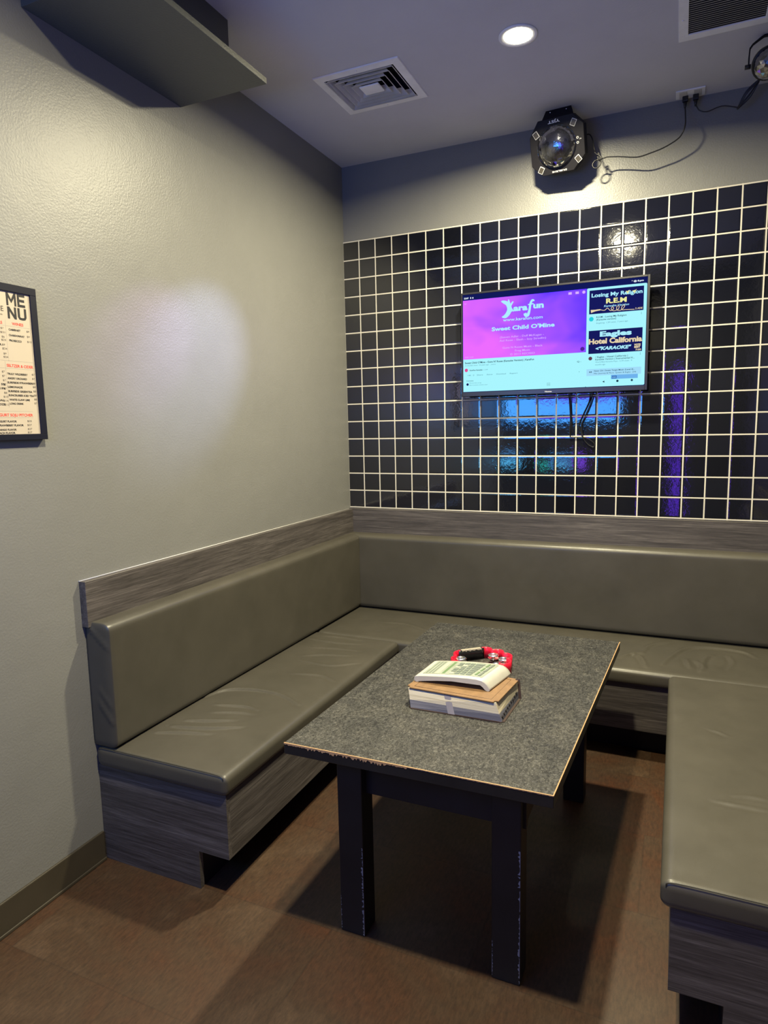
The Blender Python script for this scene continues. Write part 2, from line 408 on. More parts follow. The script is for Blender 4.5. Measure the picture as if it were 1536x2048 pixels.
# ================================================================== benches
def rounded_box(bm, lo, hi, r, step, disp=None, bulge=0.0, flat=()):
    """box with rounded edges (radius per axis) on a dense grid; disp(p, n) gives an extra offset along z"""
    lo = Vector(lo); hi = Vector(hi); r = Vector(r)
    def line(a, b, rr, st):
        L = b - a; k = [a]; m = max(2, int(round((L - 2 * rr) / st)))
        for i in range(1, 4): k.append(a + rr * i / 4)
        for i in range(m + 1): k.append(a + rr + (L - 2 * rr) * i / m)
        for i in range(3, 0, -1): k.append(b - rr * i / 4)
        k.append(b); return k
    ax = [line(lo[i], hi[i], r[i], step[i]) for i in range(3)]
    vd = {}
    def V(i, j, k):
        key = (i, j, k)
        if key in vd: return vd[key]
        p = Vector((ax[0][i], ax[1][j], ax[2][k]))
        c = Vector(tuple(min(max(p[t], lo[t] + (0 if (t, -1) in flat else r[t])), hi[t] - (0 if (t, 1) in flat else r[t])) for t in range(3)))
        d = Vector(tuple((p[t] - c[t]) / r[t] for t in range(3)))
        if d.length > 1e-9:
            m = max(abs(t) for t in d); q = Vector(tuple(math.tan(t * math.pi / 4) for t in d)) if m > 0 else d
            q = q.normalized() * m
            cnt = sum(1 for t in d if abs(t) > 1e-9)
            p = Vector(tuple(c[t] + q[t] * r[t] for t in range(3)))
        if bulge:
            s = 1.0
            for t in (0, 1): s *= max(0.0, 1 - ((2 * (p[t] - lo[t]) / (hi[t] - lo[t])) - 1) ** 6)
            if p.z > (lo.z + hi.z) / 2: p.z += bulge * s
        if disp: p = p + disp(p)
        vd[key] = bm.verts.new(p); return vd[key]
    n = [len(a) - 1 for a in ax]
    def face(*ks):
        try: f = bm.faces.new([V(*k) for k in ks]); f.smooth = True
        except ValueError: pass
    for i in range(n[0]):
        for j in range(n[1]):
            face((i, j, n[2]), (i + 1, j, n[2]), (i + 1, j + 1, n[2]), (i, j + 1, n[2])); face((i, j, 0), (i, j + 1, 0), (i + 1, j + 1, 0), (i + 1, j, 0))
    for i in range(n[0]):
        for k in range(n[2]):
            face((i, 0, k), (i + 1, 0, k), (i + 1, 0, k + 1), (i, 0, k + 1)); face((i, n[1], k), (i, n[1], k + 1), (i + 1, n[1], k + 1), (i + 1, n[1], k))
    for j in range(n[1]):
        for k in range(n[2]):
            face((0, j, k), (0, j, k + 1), (0, j + 1, k + 1), (0, j + 1, k)); face((n[0], j, k), (n[0], j + 1, k), (n[0], j + 1, k + 1), (n[0], j, k + 1))
    bmesh.ops.recalc_face_normals(bm, faces=bm.faces)
    return bm
def seg_dist(px, py, poly):
    """distance to a polyline and the position 0..1 along it"""
    best = (9, 0, 0); tot = len(poly) - 1
    for i in range(tot):
        ax_, ay_ = poly[i]; bx_, by_ = poly[i + 1]; dx, dy = bx_ - ax_, by_ - ay_; L = dx * dx + dy * dy
        t = max(0, min(1, ((px - ax_) * dx + (py - ay_) * dy) / L)); ex, ey = px - ax_ - t * dx, py - ay_ - t * dy
        d = math.hypot(ex, ey)
        if d < best[0]:
            sgn = 1 if (dx * ey - dy * ex) > 0 else -1
            best = (d, (i + t) / tot, sgn * d)
    return best
def crease_fn(creases, zmid):
    def f(p):
        if p.z < zmid: return Vector((0, 0, 0))
        h = 0.0
        for poly, amp, w in creases:
            xs = [q[0] for q in poly]; ys = [q[1] for q in poly]
            if p.x < min(xs) - 0.06 or p.x > max(xs) + 0.06 or p.y < min(ys) - 0.06 or p.y > max(ys) + 0.06: continue
            d, t, sd = seg_dist(p.x, p.y, poly)
            e = math.sin(math.pi * min(1, max(0, 0.06 + 0.88 * t))) ** 0.7
            h += amp * e * (math.exp(-(sd / w) ** 2) - 0.6 * math.exp(-((sd + 1.7 * w) / (1.3 * w)) ** 2))
        return Vector((0, 0, h))
    return f
def sm(c): return [(q.x, q.y) for q in spline([(a[0], a[1], 0) for a in c], 5)]
CL = [[(0.097, -1.617), (0.138, -1.522), (0.26, -1.475), (0.393, -1.48), (0.517, -1.539)], [(0.189, -1.667), (0.323, -1.635), (0.39, -1.649)], [(0.222, -1.734), (0.319, -1.696), (0.397, -1.685)], [(0.174, -1.83), (0.256, -1.801), (0.363, -1.756)], [(0.159, -1.89), (0.299, -1.853), (0.42, -1.796)], [(0.138, -1.952), (0.238, -1.915), (0.344, -1.887)], [(0.228, -1.026), (0.323, -0.975), (0.459, -0.939)], [(0.239, -1.082), (0.423, -1.097), (0.537, -1.011)], [(0.125, -0.772), (0.276, -0.784), (0.417, -0.765)], [(0.16, -0.70), (0.281, -0.69), (0.395, -0.70)], [(0.3, -1.252), (0.44, -1.224), (0.533, -1.263)], [(0.20, -0.90), (0.33, -0.87), (0.47, -0.86)]]
CRR = [[(2.052, -1.173), (2.084, -1.186), (2.115, -1.208)], [(2.05, -1.68), (2.118, -1.681), (2.191, -1.679)], [(2.106, -1.629), (2.15, -1.617), (2.197, -1.615)]]
CB = [[(1.747, -0.402), (1.786, -0.447), (1.813, -0.57)], [(1.692, -0.483), (1.733, -0.407), (1.796, -0.368)], [(1.885, -0.511), (1.914, -0.399), (1.986, -0.233), (2.097, -0.175), (2.238, -0.185), (2.292, -0.256)], [(1.985, -0.387), (1.993, -0.456), (2.001, -0.508)], [(2.028, -0.399), (2.052, -0.475), (2.042, -0.546)], [(2.064, -0.498), (2.063, -0.401), (2.083, -0.32), (2.11, -0.295)], [(2.172, -0.272), (2.187, -0.368), (2.159, -0.475)], [(1.787, -0.386), (1.819, -0.247), (1.911, -0.14)], [(0.35, -0.35), (0.50, -0.33), (0.66, -0.40)]]
AMP_L = [0.0055, 0.004, 0.003, 0.004, 0.005, 0.004, 0.003, 0.003, 0.0035, 0.003, 0.003, 0.0025]
AMP_L = [1.5 * q for q in AMP_L]
AMP_B = [1.4 * q for q in (0.006, 0.004, 0.0055, 0.005, 0.005, 0.0055, 0.0045, 0.0035, 0.003)]
SEAT_T, SEAT_B = 0.447, 0.372
YE = -2.106       # front end of both side benches
def side_bench(sgn, name_label, creases, seat_x, panel_x, ye):
    """sgn +1: against the left wall, -1: against the right wall; seat_x/panel_x measured from that wall"""
    X = (lambda x: x) if sgn > 0 else (lambda x: RW - x)
    def xb(bm, a, b, *r, **k): a, b = X(a), X(b); return box(bm, min(a, b), max(a, b), *r, **k)
    root = empty('banquette_bench', (X(0.3), (ye - 0.62) / 2, 0), name_label, 'bench')
    bm = B(); a, b = sorted((X(0.004), X(seat_x)))
    rounded_box(bm, (a, ye - 0.012, SEAT_B), (b, -0.637, SEAT_T), (0.028, 0.016, 0.024), (0.0065, 0.0065, 0.02), crease_fn(creases, 0.41), 0.006)
    link('seat_cushion', bm, M_LEATHER, root)
    # seam along the end of the cushion
    bm = B(); zc = SEAT_T - 0.004
    pts = [(X(0.02), ye - 0.0095, zc - 0.004), (X(0.04), ye - 0.0088, zc + 0.0035), (X(0.2), ye - 0.0085, zc + 0.0045), (X(0.4), ye - 0.0085, zc + 0.005), (X(seat_x - 0.035), ye - 0.0085, zc + 0.0035), (X(seat_x - 0.012), ye - 0.009, zc - 0.009)]
    tube(bm, spline(pts, 8), 0.0015, 6); link('seam', bm, M_SEAM, root)
    # backrest with rounded front edges and a few folds at the end
    def fold(p):
        v = Vector((0, 0, 0))
        if p.y < ye + 0.03:
            u = abs(p.x - X(0.0)); 
            for (u0, z0, u1, z1, am) in ((0.02, 0.90, 0.10, 0.83, 0.004), (0.045, 0.62, 0.10, 0.55, 0.004), (0.05, 0.67, 0.10, 0.61, 0.003)):
                d, t, s = seg_dist(u, p.z, [(u0, z0), (u1, z1)]); v.y -= am * math.exp(-(d / 0.006) ** 2)
        return v
    bm = B(); a, b = sorted((X(0.0015), X(0.110)))
    rounded_box(bm, (a, ye - 0.010, 0.45), (b, -0.1135, 0.917), (0.034, 0.009, 0.030), (0.008, 0.02, 0.012), fold, 0, ((0, -sgn), (1, 1)))
    link('backrest', bm, M_LEATHER, root)
    bm = B(); xb(bm, 0.0015, panel_x, ye, ye + 0.018, 0.142, SEAT_B + 0.004); xb(bm, 0.0015, panel_x - 0.128, ye, ye + 0.018, 0.0, 0.142)
    bmesh.ops.remove_doubles(bm, verts=bm.verts, dist=1e-5); link('end_panel', bm, M_WOODX, root)
    bm = B(); xb(bm, panel_x - 0.018, panel_x, ye + 0.018, -0.604, 0.142, SEAT_B + 0.004); xb(bm, panel_x - 0.14, panel_x - 0.018, ye + 0.018, -0.604, 0.142, 0.156)
    link('front_panel', bm, M_WOODY, root)
    bm = B(); xb(bm, panel_x - 0.15, panel_x - 0.13, ye + 0.018, -0.604, 0.0, 0.142); link('toe_kick', bm, M_BLACKM, root)
    bm = B(); xb(bm, 0.004, panel_x - 0.018, ye + 0.018, -0.604, SEAT_B - 0.016, SEAT_B); link('seat_board', bm, M_BLACKM, root)
    return root
side_bench(1, 'olive brown padded bench along the left wall beneath the framed menu side', list(zip(map(sm, CL), AMP_L, [0.007] * 12)), 0.588, 0.576, YE)
side_bench(-1, 'olive brown padded bench at the right edge, front end cropped, nearest to the viewer', list(zip(map(sm, CRR), [0.0035, 0.0045, 0.004], [0.007] * 3)), RW - 1.912, RW - 1.938, YE + 0.012)
rb = empty('banquette_bench', (RW / 2, -0.3, 0), 'long olive brown padded bench against the tiled back wall under the television', 'bench')
bm = B(); rounded_box(bm, (0.02, -0.634, SEAT_B), (RW - 0.02, -0.02, SEAT_T - 0.001), (0.02, 0.028, 0.024), (0.0095, 0.007, 0.02), crease_fn(list(zip(map(sm, CB), AMP_B, [0.009] * 9)), 0.41), 0.0)
link('seat_cushion', bm, M_LEATHER, rb)
bm = B(); rounded_box(bm, (0.0015, -0.112, 0.45), (RW - 0.0015, -0.0015, 0.919), (0.01, 0.034, 0.030), (0.02, 0.01, 0.012), None, 0, ((1, 1), (0, 1), (0, -1))); link('backrest', bm, M_LEATHER, rb)
bm = B(); box(bm, 0.0015, RW - 0.0015, -0.602, -0.584, 0.142, SEAT_B + 0.004); link('front_panel', bm, M_WOODX, rb)
bm = B(); box(bm, 0.0015, RW - 0.0015, -0.49, -0.47, 0.0, 0.142); link('toe_kick', bm, M_BLACKM, rb)

# ================================================================== table
tb = empty('table', (1.28, -1.54, 0), 'black wooden table with a dark slate-look top and chipped edges', 'table')
TT, TU = 0.660, 0.625
Q = [(0.873, -2.194), (1.660, -2.184), (1.719, -0.899), (0.900, -0.894)]
def qxy(u, v):
    a = Vector(Q[0]).lerp(Vector(Q[1]), u); b = Vector(Q[3]).lerp(Vector(Q[2]), u); return a.lerp(b, v)
bm = B(); prism(bm, Q, lambda u, v, d: Vector((u, v, d)), TU, TT - 0.002)
bmesh.ops.bevel(bm, geom=[e for e in bm.edges], offset=0.0015, segments=1, affect='EDGES'); link('table_edge', bm, M_TBLACK, tb)
bm = B(); prism(bm, [tuple(qxy(u, v)) for u, v in ((0.002, 0.0015), (0.998, 0.0015), (0.998, 0.9985), (0.002, 0.9985))], lambda u, v, d: Vector((u, v, d)), TT - 0.0025, TT); link('table_top', bm, M_SLATE, tb)
# worn rim: bare wood showing at the arris, heavily chipped near the front left corner
bm = B(); rnd = random.Random(3)
def rim(p0, p1, out, n, depth):
    p0 = Vector((p0[0], p0[1], 0)); p1 = Vector((p1[0], p1[1], 0)); o = Vector((out[0], out[1], 0)).normalized()
    pv = None
    for i in range(n + 1):
        t = i / n; c = p0.lerp(p1, t); dz = depth(t)
        a = c + o * 0.0006; cur = (bm.verts.new((a.x - o.x * 0.003, a.y - o.y * 0.003, TT + 0.0005)), bm.verts.new((a.x, a.y, TT + 0.0003)), bm.verts.new((a.x, a.y, TT - dz)))
        if pv: bm.faces.new((pv[0], pv[1], cur[1], cur[0])); bm.faces.new((pv[1], pv[2], cur[2], cur[1]))
        pv = cur
def d_front(t):
    if t < 0.5:
        k = 0.0035 + 0.0035 * rnd.random()
        if rnd.random() < 0.30 and 0.08 < t < 0.45: k += 0.004 + 0.003 * rnd.random()
        return k
    return 0.0016 + 0.0014 * rnd.random()
rim(Q[0], Q[1], (0, -1), 260, d_front)
rim(Q[1], Q[2], (1, 0), 220, lambda t: 0.0016 + (0.003 * rnd.random() if rnd.random() < 0.25 else 0.0008 * rnd.random()))
link('worn_rim', bm, M_CHIP, tb)
bm = B(); box(bm, 0.995, 1.565, -2.05, -2.03, 0.465, TU); box(bm, 0.995, 1.565, -1.05, -1.03, 0.465, TU)
box(bm, 1.0, 1.02, -2.04, -1.04, 0.465, TU); box(bm, 1.54, 1.56, -2.04, -1.04, 0.465, TU); link('apron', bm, M_TBLACK, tb)
for (x, y) in ((0.988, -2.084), (1.474, -2.080), (1.520, -1.075), (0.998, -1.085)):
    bm = B(); box(bm, x, x + 0.083, y, y + 0.078, 0, TU, 0.002, 1); lg = link('leg', bm, M_TBLACK, tb, origin=(x + 0.04, y + 0.04, 0))
    if y < -2:
        rnd = random.Random(int(x * 100))
        def chips(ex, ey, z0, z1, n, wmax, dirx):
            bm = B(); pv = None
            for i in range(n + 1):
                z = z0 + (z1 - z0) * i / n; w = 0.0010 + wmax * max(0, rnd.random() - 0.45) * 1.8
                cur = (bm.verts.new((ex, ey - 0.0007, z)), bm.verts.new((ex - dirx * w, ey - 0.0007, z)))
                if pv and rnd.random() < 0.8: bm.faces.new((pv[0], pv[1], cur[1], cur[0]))
                pv = cur
            link('paint_chips', bm, M_SCRATCH, lg)
        chips(x + 0.0815, y, 0.004, 0.30, 70, 0.006, 1)
        if x > 1.2: chips(x + 0.0815, y, 0.30, 0.42, 22, 0.007, 1)
        chips(x + 0.0015, y, 0.01, 0.12, 30, 0.003, -1)

# ---- song book on the table
bk = empty('song_book', (1.28, -1.72, TT), 'thick tan-covered song book with a blue lower half of pages on the table', 'book')
bot = [(1.128, -1.838), (1.448, -1.834), (1.458, -1.628), (1.136, -1.632)]
top = [(1.098, -1.781), (1.418, -1.806), (1.444, -1.590), (1.126, -1.572)]
top = [(1.108, -1.806), (1.424, -1.822), (1.447, -1.606), (1.130, -1.592)]
def lerpq(a, b, t): return [tuple(Vector(p).lerp(Vector(q), t)) for p, q in zip(a, b)]
def inset(q, d):
    c = Vector((sum(p[0] for p in q) / 4, sum(p[1] for p in q) / 4)); return [tuple(Vector(p) + (c - Vector(p)).normalized() * d) for p in q]
def slab(bm, qa, qb, z0, z1, bev=0, seg=2, vert_only=False):
    a = [bm.verts.new((p[0], p[1], z0)) for p in qa]; b = [bm.verts.new((p[0], p[1], z1)) for p in qb]
    bm.faces.new(a[::-1]); bm.faces.new(b); n = len(a)
    for k in range(n): bm.faces.new((a[k], a[(k + 1) % n], b[(k + 1) % n], b[k]))
    if bev: bmesh.ops.bevel(bm, geom=[e for e in bm.edges if abs((e.verts[0].co - e.verts[1].co).z) > (z1 - z0) * 0.5], offset=bev, segments=seg, affect='EDGES')
    return bm
bm = B(); slab(bm, bot, bot, TT, TT + 0.0025, 0.008, 3); link('bottom_cover', bm, M_TANEDGE, bk)
bi = inset(bot, 0.009); ti = inset(top, 0.009)
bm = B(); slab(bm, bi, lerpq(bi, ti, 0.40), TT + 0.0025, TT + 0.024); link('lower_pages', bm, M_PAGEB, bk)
bm = B(); slab(bm, lerpq(bi, ti, 0.40), ti, TT + 0.024, TT + 0.056); link('upper_pages', bm, M_PAGEC, bk)
bm = B(); slab(bm, top, top, TT + 0.056, TT + 0.0575, 0.012, 3); link('cover_edge', bm, M_TANEDGE, bk)
bm = B(); slab(bm, inset(top, 0.0005), inset(top, 0.001), TT + 0.0575, TT + 0.0600, 0.012, 3); cv = link('top_cover', bm, M_TAN, bk)
# stitched panel groove pressed into the cover
bm = B(); ip = inset(top, 0.030); tube(bm, [(p[0], p[1], TT + 0.0601) for p in ip], 0.0007, 5, close=True); link('cover_groove', bm, M_TANEDGE, cv)
bm = B(); slab(bm, [bot[3], bot[2], (bot[2][0], bot[2][1] + 0.003), (bot[3][0], bot[3][1] + 0.003)], [top[3], top[2], (top[2][0], top[2][1] + 0.003), (top[3][0], top[3][1] + 0.003)], TT + 0.001, TT + 0.059); link('spine', bm, M_TANEDGE, bk)
bm = B()      # grey tape strip across the fore edge, and black index tabs at the right end
def fore(u, h):
    a = Vector(bi[0]).lerp(Vector(bi[1]), u); b = Vector(ti[0]).lerp(Vector(ti[1]), u); p = a.lerp(b, h); return Vector((p.x, p.y - 0.0022, TT + 0.0025 + 0.0535 * h))
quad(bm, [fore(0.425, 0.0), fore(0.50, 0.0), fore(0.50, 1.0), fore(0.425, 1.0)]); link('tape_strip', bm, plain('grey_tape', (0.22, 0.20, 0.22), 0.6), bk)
bm = B(); rnd = random.Random(5)
for i in range(9):
    u = 0.08 + 0.1 * i; h = 0.12 + 0.05 * rnd.random() + 0.03 * i
    a = Vector(bi[1]).lerp(Vector(bi[2]), u); b = Vector(ti[1]).lerp(Vector(ti[2]), u); p = a.lerp(b, h); z = TT + 0.0025 + 0.0535 * h
    box(bm, p.x - 0.002, p.x + 0.003, p.y - 0.006, p.y + 0.006, z, z + 0.003)
link('index_tabs', bm, M_TAPE, bk)

# ---- karaoke remote resting on the book
TC = TT + 0.060
rm = empty('remote_control', (1.26, -1.67, TC), 'large white arched karaoke remote with keypad lying on the tan book', 'remote control')
def rfr(q, d): # q: profile point in (x along, z), d across
    y0 = -1.752 + 0.0 * q[0]; y = y0 + d
    xs = q[0] + 0.034 * (d / 0.175) * (1.0 if q[0] > 1.3 else 0.45)
    return Vector((xs, y + 0.006 * (q[0] - 1.12) / 0.28, q[1]))
up = [(1.117, TC + 0.009), (1.119, TC + 0.017), (1.124, TC + 0.0215), (1.135, TC + 0.0235), (1.17, TC + 0.0275), (1.22, TC + 0.032), (1.27, TC + 0.0355), (1.31, TC + 0.0375), (1.335, TC + 0.0375), (1.352, TC + 0.035), (1.362, TC + 0.030), (1.370, TC + 0.020), (1.378, TC + 0.008), (1.380, TC + 0.003), (1.376, TC + 0.0002)]
dn = [(1.370, TC + 0.0002), (1.364, TC + 0.003), (1.357, TC + 0.011), (1.348, TC + 0.0175), (1.335, TC + 0.0205), (1.30, TC + 0.0205), (1.25, TC + 0.0175), (1.20, TC + 0.0125), (1.16, TC + 0.0070), (1.135, TC + 0.003), (1.130, TC + 0.0002), (1.124, TC + 0.0002), (1.119, TC + 0.003)]
prof = up + dn; NW = 12; W = 0.165
bm = B(); rings = []
for i in range(NW + 1):
    t = i / NW; d = W * t; e = min(t, 1 - t); s = 1.0 - 0.10 * max(0, 1 - e / 0.05) ** 2 if e < 0.05 else 1.0
    cz = TC + 0.018; ring = []
    for q in prof:
        z = q[1]
        if z > TC + 0.02 and e < 0.09: z -= 0.003 * (1 - e / 0.09) ** 2
        ring.append(bm.verts.new(rfr((q[0], z), d)))
    rings.append(ring)
n = len(prof)
for a, b in zip(rings, rings[1:]):
    for k in range(n): f = bm.faces.new((a[k], b[k], b[(k + 1) % n], a[(k + 1) % n])); f.smooth = True
f0 = bm.faces.new(rings[0]); f1 = bm.faces.new(rings[-1][::-1])
bmesh.ops.recalc_face_normals(bm, faces=bm.faces)
bmesh.ops.triangulate(bm, faces=[f0, f1]); body = link('remote_body', bm, M_REMOTE, rm)
for p in body.data.polygons: p.use_smooth = abs(p.normal.y) < 0.8
def topz(x):
    for a, b in zip(up, up[1:]):
        if a[0] <= x <= b[0] and b[0] > a[0]: return a[1] + (b[1] - a[1]) * (x - a[0]) / (b[0] - a[0])
    return up[7][1]
def rsurf(x, d, h): q = rfr((x, topz(x) + h), d); return q
def rpatch(bm, x0, x1, d0, d1, h, nx=6):
    pv = None
    for i in range(nx + 1):
        x = x0 + (x1 - x0) * i / nx; cur = (bm.verts.new(rsurf(x, d0, h)), bm.verts.new(rsurf(x, d1, h)))
        if pv: bm.faces.new((pv[0], cur[0], cur[1], pv[1]))
        pv = cur
bm = B(); rpatch(bm, 1.140, 1.345, 0.018, 0.148, 0.0007, 16); link('keypad_overlay', bm, M_OVERLAY, rm)
def key(x, d, w, l, m):
    bm = B(); c = [rsurf(x, d, 0.0008), rsurf(x + w, d, 0.0008), rsurf(x + w, d + l, 0.0008), rsurf(x, d + l, 0.0008)]
    vb = [bm.verts.new(p) for p in c]; vt = [bm.verts.new(p + Vector((0, 0, 0.0016))) for p in c]
    bm.faces.new(vt); 
    for k in range(4): bm.faces.new((vb[k], vb[(k + 1) % 4], vt[(k + 1) % 4], vt[k]))
    link('key', bm, m, rm)
for i in range(4):
    for j in range(6):
        key(1.230 + i * 0.0195, 0.026 + j * 0.019, 0.0155, 0.013, M_KEYL if (i, j) in ((0, 0), (0, 3), (1, 4)) else M_KEY)
for j in range(3): key(1.315, 0.030 + j * 0.040, 0.006, 0.030, M_KEYG)
for j in range(3): key(1.327, 0.026 + j * 0.040, 0.008, 0.034, M_KEY)
bm = B(); rpatch(bm, 1.180, 1.196, 0.024, 0.142, 0.0010); link('legend_strip', bm, M_KEYL, rm)
bm = B(); rpatch(bm, 1.205, 1.215, 0.024, 0.142, 0.0010); link('legend_strip', bm, M_KEYG, rm)
for x in (1.148, 1.160, 1.171):
    bm = B(); rpatch(bm, x, x + 0.004, 0.024, 0.142, 0.0010); link('legend_strip', bm, M_KEY, rm)

# ---- tambourine
tm = empty('tambourine', (1.26, -1.385, TT), 'red half-moon tambourine with black taped grip and chrome jingles', 'tambourine')
ring = [(1.227, -1.294), (1.243, -1.284), (1.262, -1.288), (1.271, -1.302), (1.296, -1.293), (1.315, -1.303), (1.321, -1.323), (1.342, -1.324), (1.358, -1.342), (1.361, -1.368), (1.350, -1.380), (1.366, -1.394), (1.371, -1.420), (1.356, -1.440), (1.338, -1.444),
        (1.338, -1.462), (1.318, -1.478), (1.296, -1.474), (1.284, -1.484), (1.262, -1.494), (1.240, -1.486), (1.228, -1.488), (1.205, -1.492), (1.188, -1.480), (1.180, -1.470), (1.160, -1.462), (1.151, -1.440), (1.160, -1.416), (1.147, -1.402), (1.144, -1.376), (1.156, -1.355)]
rp = spline([(x, y, 0) for x, y in ring], 5)
def band(bm, pts, th, z0, z1, close=False):
    sec = []
    N_ = len(pts)
    for i, p in enumerate(pts):
        t = (pts[(i + 1) % N_] - pts[i - 1]) if close else (pts[min(i + 1, N_ - 1)] - pts[max(i - 1, 0)])
        nn = Vector((t.y, -t.x, 0)).normalized() * th / 2
        sec.append([bm.verts.new((p.x + nn.x, p.y + nn.y, z0)), bm.verts.new((p.x + nn.x, p.y + nn.y, z1 - 0.001)), bm.verts.new((p.x, p.y, z1)), bm.verts.new((p.x - nn.x, p.y - nn.y, z1 - 0.001)), bm.verts.new((p.x - nn.x, p.y - nn.y, z0))])
    rng = range(N_) if close else range(N_ - 1)
    for i in rng:
        a, b = sec[i], sec[(i + 1) % N_]
        for k in range(5): f = bm.faces.new((a[k], b[k], b[(k + 1) % 5], a[(k + 1) % 5])); f.smooth = True
    if not close: bm.faces.new(sec[0]); bm.faces.new(sec[-1])
    bmesh.ops.recalc_face_normals(bm, faces=bm.faces)
bm = B(); band(bm, rp, 0.006, TT, TT + 0.046); link('frame', bm, M_RED, tm)
bm = B(); gp = [Vector((1.156, -1.355, 0)).lerp(Vector((1.227, -1.294, 0)), i / 12) + Vector((0.0, 0.0, 0)) for i in range(-1, 14)]
band(bm, gp, 0.014, TT + 0.0005, TT + 0.044); link('grip', bm, M_TAPE, tm)
bm = B(); rnd = random.Random(9); pv = None
for i in range(15):
    p = Vector((1.160, -1.352, 0)).lerp(Vector((1.224, -1.298, 0)), i / 14)
    cur = (bm.verts.new((p.x - 0.005, p.y + 0.005, TT + 0.0448)), bm.verts.new((p.x + 0.005, p.y - 0.005, TT + 0.0446)), bm.verts.new((p.x + 0.0058, p.y - 0.0058, TT + 0.0446 - rnd.uniform(0.002, 0.008))))
    if pv: bm.faces.new((pv[0], cur[0], cur[1], pv[1])); bm.faces.new((pv[1], cur[1], cur[2], pv[2]))
    pv = cur
link('worn_grip_top', bm, plain('pale_worn_tape', (0.34, 0.31, 0.24), 0.5), tm)
for (x, y) in ((1.285, -1.333), (1.332, -1.363), (1.178, -1.412), (1.322, -1.432), (1.215, -1.462)):
    bm = B(); jr = 0.0215
    for zc, s in ((TT + 0.020, 1), (TT + 0.036, -1)):
        b2 = B(); lathe(b2, [(0.0, zc + 0.001 * s), (0.007, zc + 0.004 * s), (0.010, zc), (jr * 0.8, zc - 0.001 * s), (jr, zc + 0.002 * s), (jr, zc + 0.003 * s), (jr * 0.8, zc), (0.010, zc + 0.001 * s), (0.0, zc + 0.0045 * s)], (0, 0, 0), 24)
        me = bpy.data.meshes.new('tmp'); b2.to_mesh(me); b2.free(); bm.from_mesh(me); bpy.data.meshes.remove(me)
    tube(bm, [(0, 0, TT + 0.004), (0, 0, TT + 0.042)], 0.0015, 8)
    bmesh.ops.translate(bm, verts=bm.verts, vec=(x, y, 0)); link('jingle', bm, M_CHROME, tm)

# ================================================================== ceiling downlights
def downlight(x, y, label):
    r = empty('downlight', (x, y, H), label, 'ceiling light', 'recessed downlights')
    bm = B(); lathe(bm, [(0.078, 0.0), (0.078, -0.004), (0.072, -0.006), (0.058, -0.003), (0.056, -0.001)], (x, y, H), 40); link('trim_ring', bm, M_WHITEM, r)
    bm = B(); lathe(bm, [(0.0, -0.0030), (0.057, -0.0030), (0.057, -0.001)], (x, y, H), 40); link('lens', bm, glow('lamp_lens', (1.0, 0.93, 0.66), 25.0), r)
    ld = bpy.data.lights.new('lamp_light', 'AREA'); ld.shape = 'DISK'; ld.size = 0.10; ld.energy = LAMP_POWER; ld.color = LAMP_COL; ld.spread = math.radians(167)
    lo = bpy.data.objects.new('lamp_light', ld); COL.objects.link(lo); lo.parent = r; lo.location = (0, 0, -0.008)
downlight(1.268, -0.893, 'glowing round ceiling downlight in view between the two air vents')
downlight(1.430, -2.600, 'round ceiling downlight above the viewer, seen only as a glint in the tiles')

# ================================================================== televisions
TVY = -0.100
def screen_paint():
    m = bpy.data.materials.new('video_gradient'); m.use_nodes = True; nt = m.node_tree
    for n in list(nt.nodes): nt.nodes.remove(n)
    e = N(nt, 'ShaderNodeEmission'); o = N(nt, 'ShaderNodeOutputMaterial')
    tc = N(nt, 'ShaderNodeTexCoord'); sp = N(nt, 'ShaderNodeSeparateXYZ'); nt.links.new(tc.outputs['Object'], sp.inputs[0])
    mp = N(nt, 'ShaderNodeMapping'); mp.inputs['Scale'].default_value = (3.0, 3.0, 6.0); nt.links.new(tc.outputs['Object'], mp.inputs[0])
    n = noise(nt, mp.outputs[0], 1.0, 2, 0.5, 0.6)
    fx = math_(nt, 'MULTIPLY_ADD', sp.outputs[0], -0.9, 0.34); fz = math_(nt, 'MULTIPLY', sp.outputs[2], -0.75)
    f = math_(nt, 'ADD', math_(nt, 'ADD', fx, fz), math_(nt, 'MULTIPLY_ADD', n, 0.9, -0.28))
    c = ramp(nt, f, [(0.05, (0.09, 0.03, 2.8)), (0.32, (0.24, 0.07, 2.8)), (0.58, (0.45, 0.10, 2.4)), (0.9, (0.85, 0.15, 2.0))])
    nt.links.new(c, e.inputs[0]); e.inputs[1].default_value = 1.0; nt.links.new(e.outputs[0], o.inputs[0]); return m
G_BG = glow('screen_cyan', (0.40, 0.92, 1.0), 1.0)
G_TXT = glow('screen_pale_text', (0.42, 0.86, 1.0), 1.0)
G_WH = glow('screen_white_text', (0.85, 0.95, 1.0), 1.0)
G_YEL = glow('screen_yellow_text', (0.85, 0.85, 0.35), 1.0)
G_GOLD = glow('screen_gold_text', (0.80, 0.66, 0.42), 1.0)
G_NAVY = glow('screen_navy', (0.008, 0.010, 0.11), 1.0)
G_DK = glow('screen_dark_text', (0.01, 0.05, 0.09), 1.0)
G_GR = glow('screen_grey_text', (0.09, 0.27, 0.38), 1.0)
G_PK = glow('screen_pink', (0.75, 0.08, 0.30), 1.0)
G_TEAL = glow('screen_teal', (0.02, 0.62, 0.72), 1.0)
G_BLUE = glow('screen_blue_box', (0.16, 0.45, 0.85), 1.0)
G_PALEB = glow('screen_pale_blue', (0.36, 0.72, 0.95), 1.0)
G_STAT = glow('screen_status_bar', (0.006, 0.010, 0.10), 1.0)
G_PUR = glow('screen_pale_pink_text', (0.70, 0.45, 1.0), 1.0)
G_VID = screen_paint()
tv = empty('television', (1.269, TVY, 2.028), 'black wall television showing a pink and cyan karaoke video page', 'television')
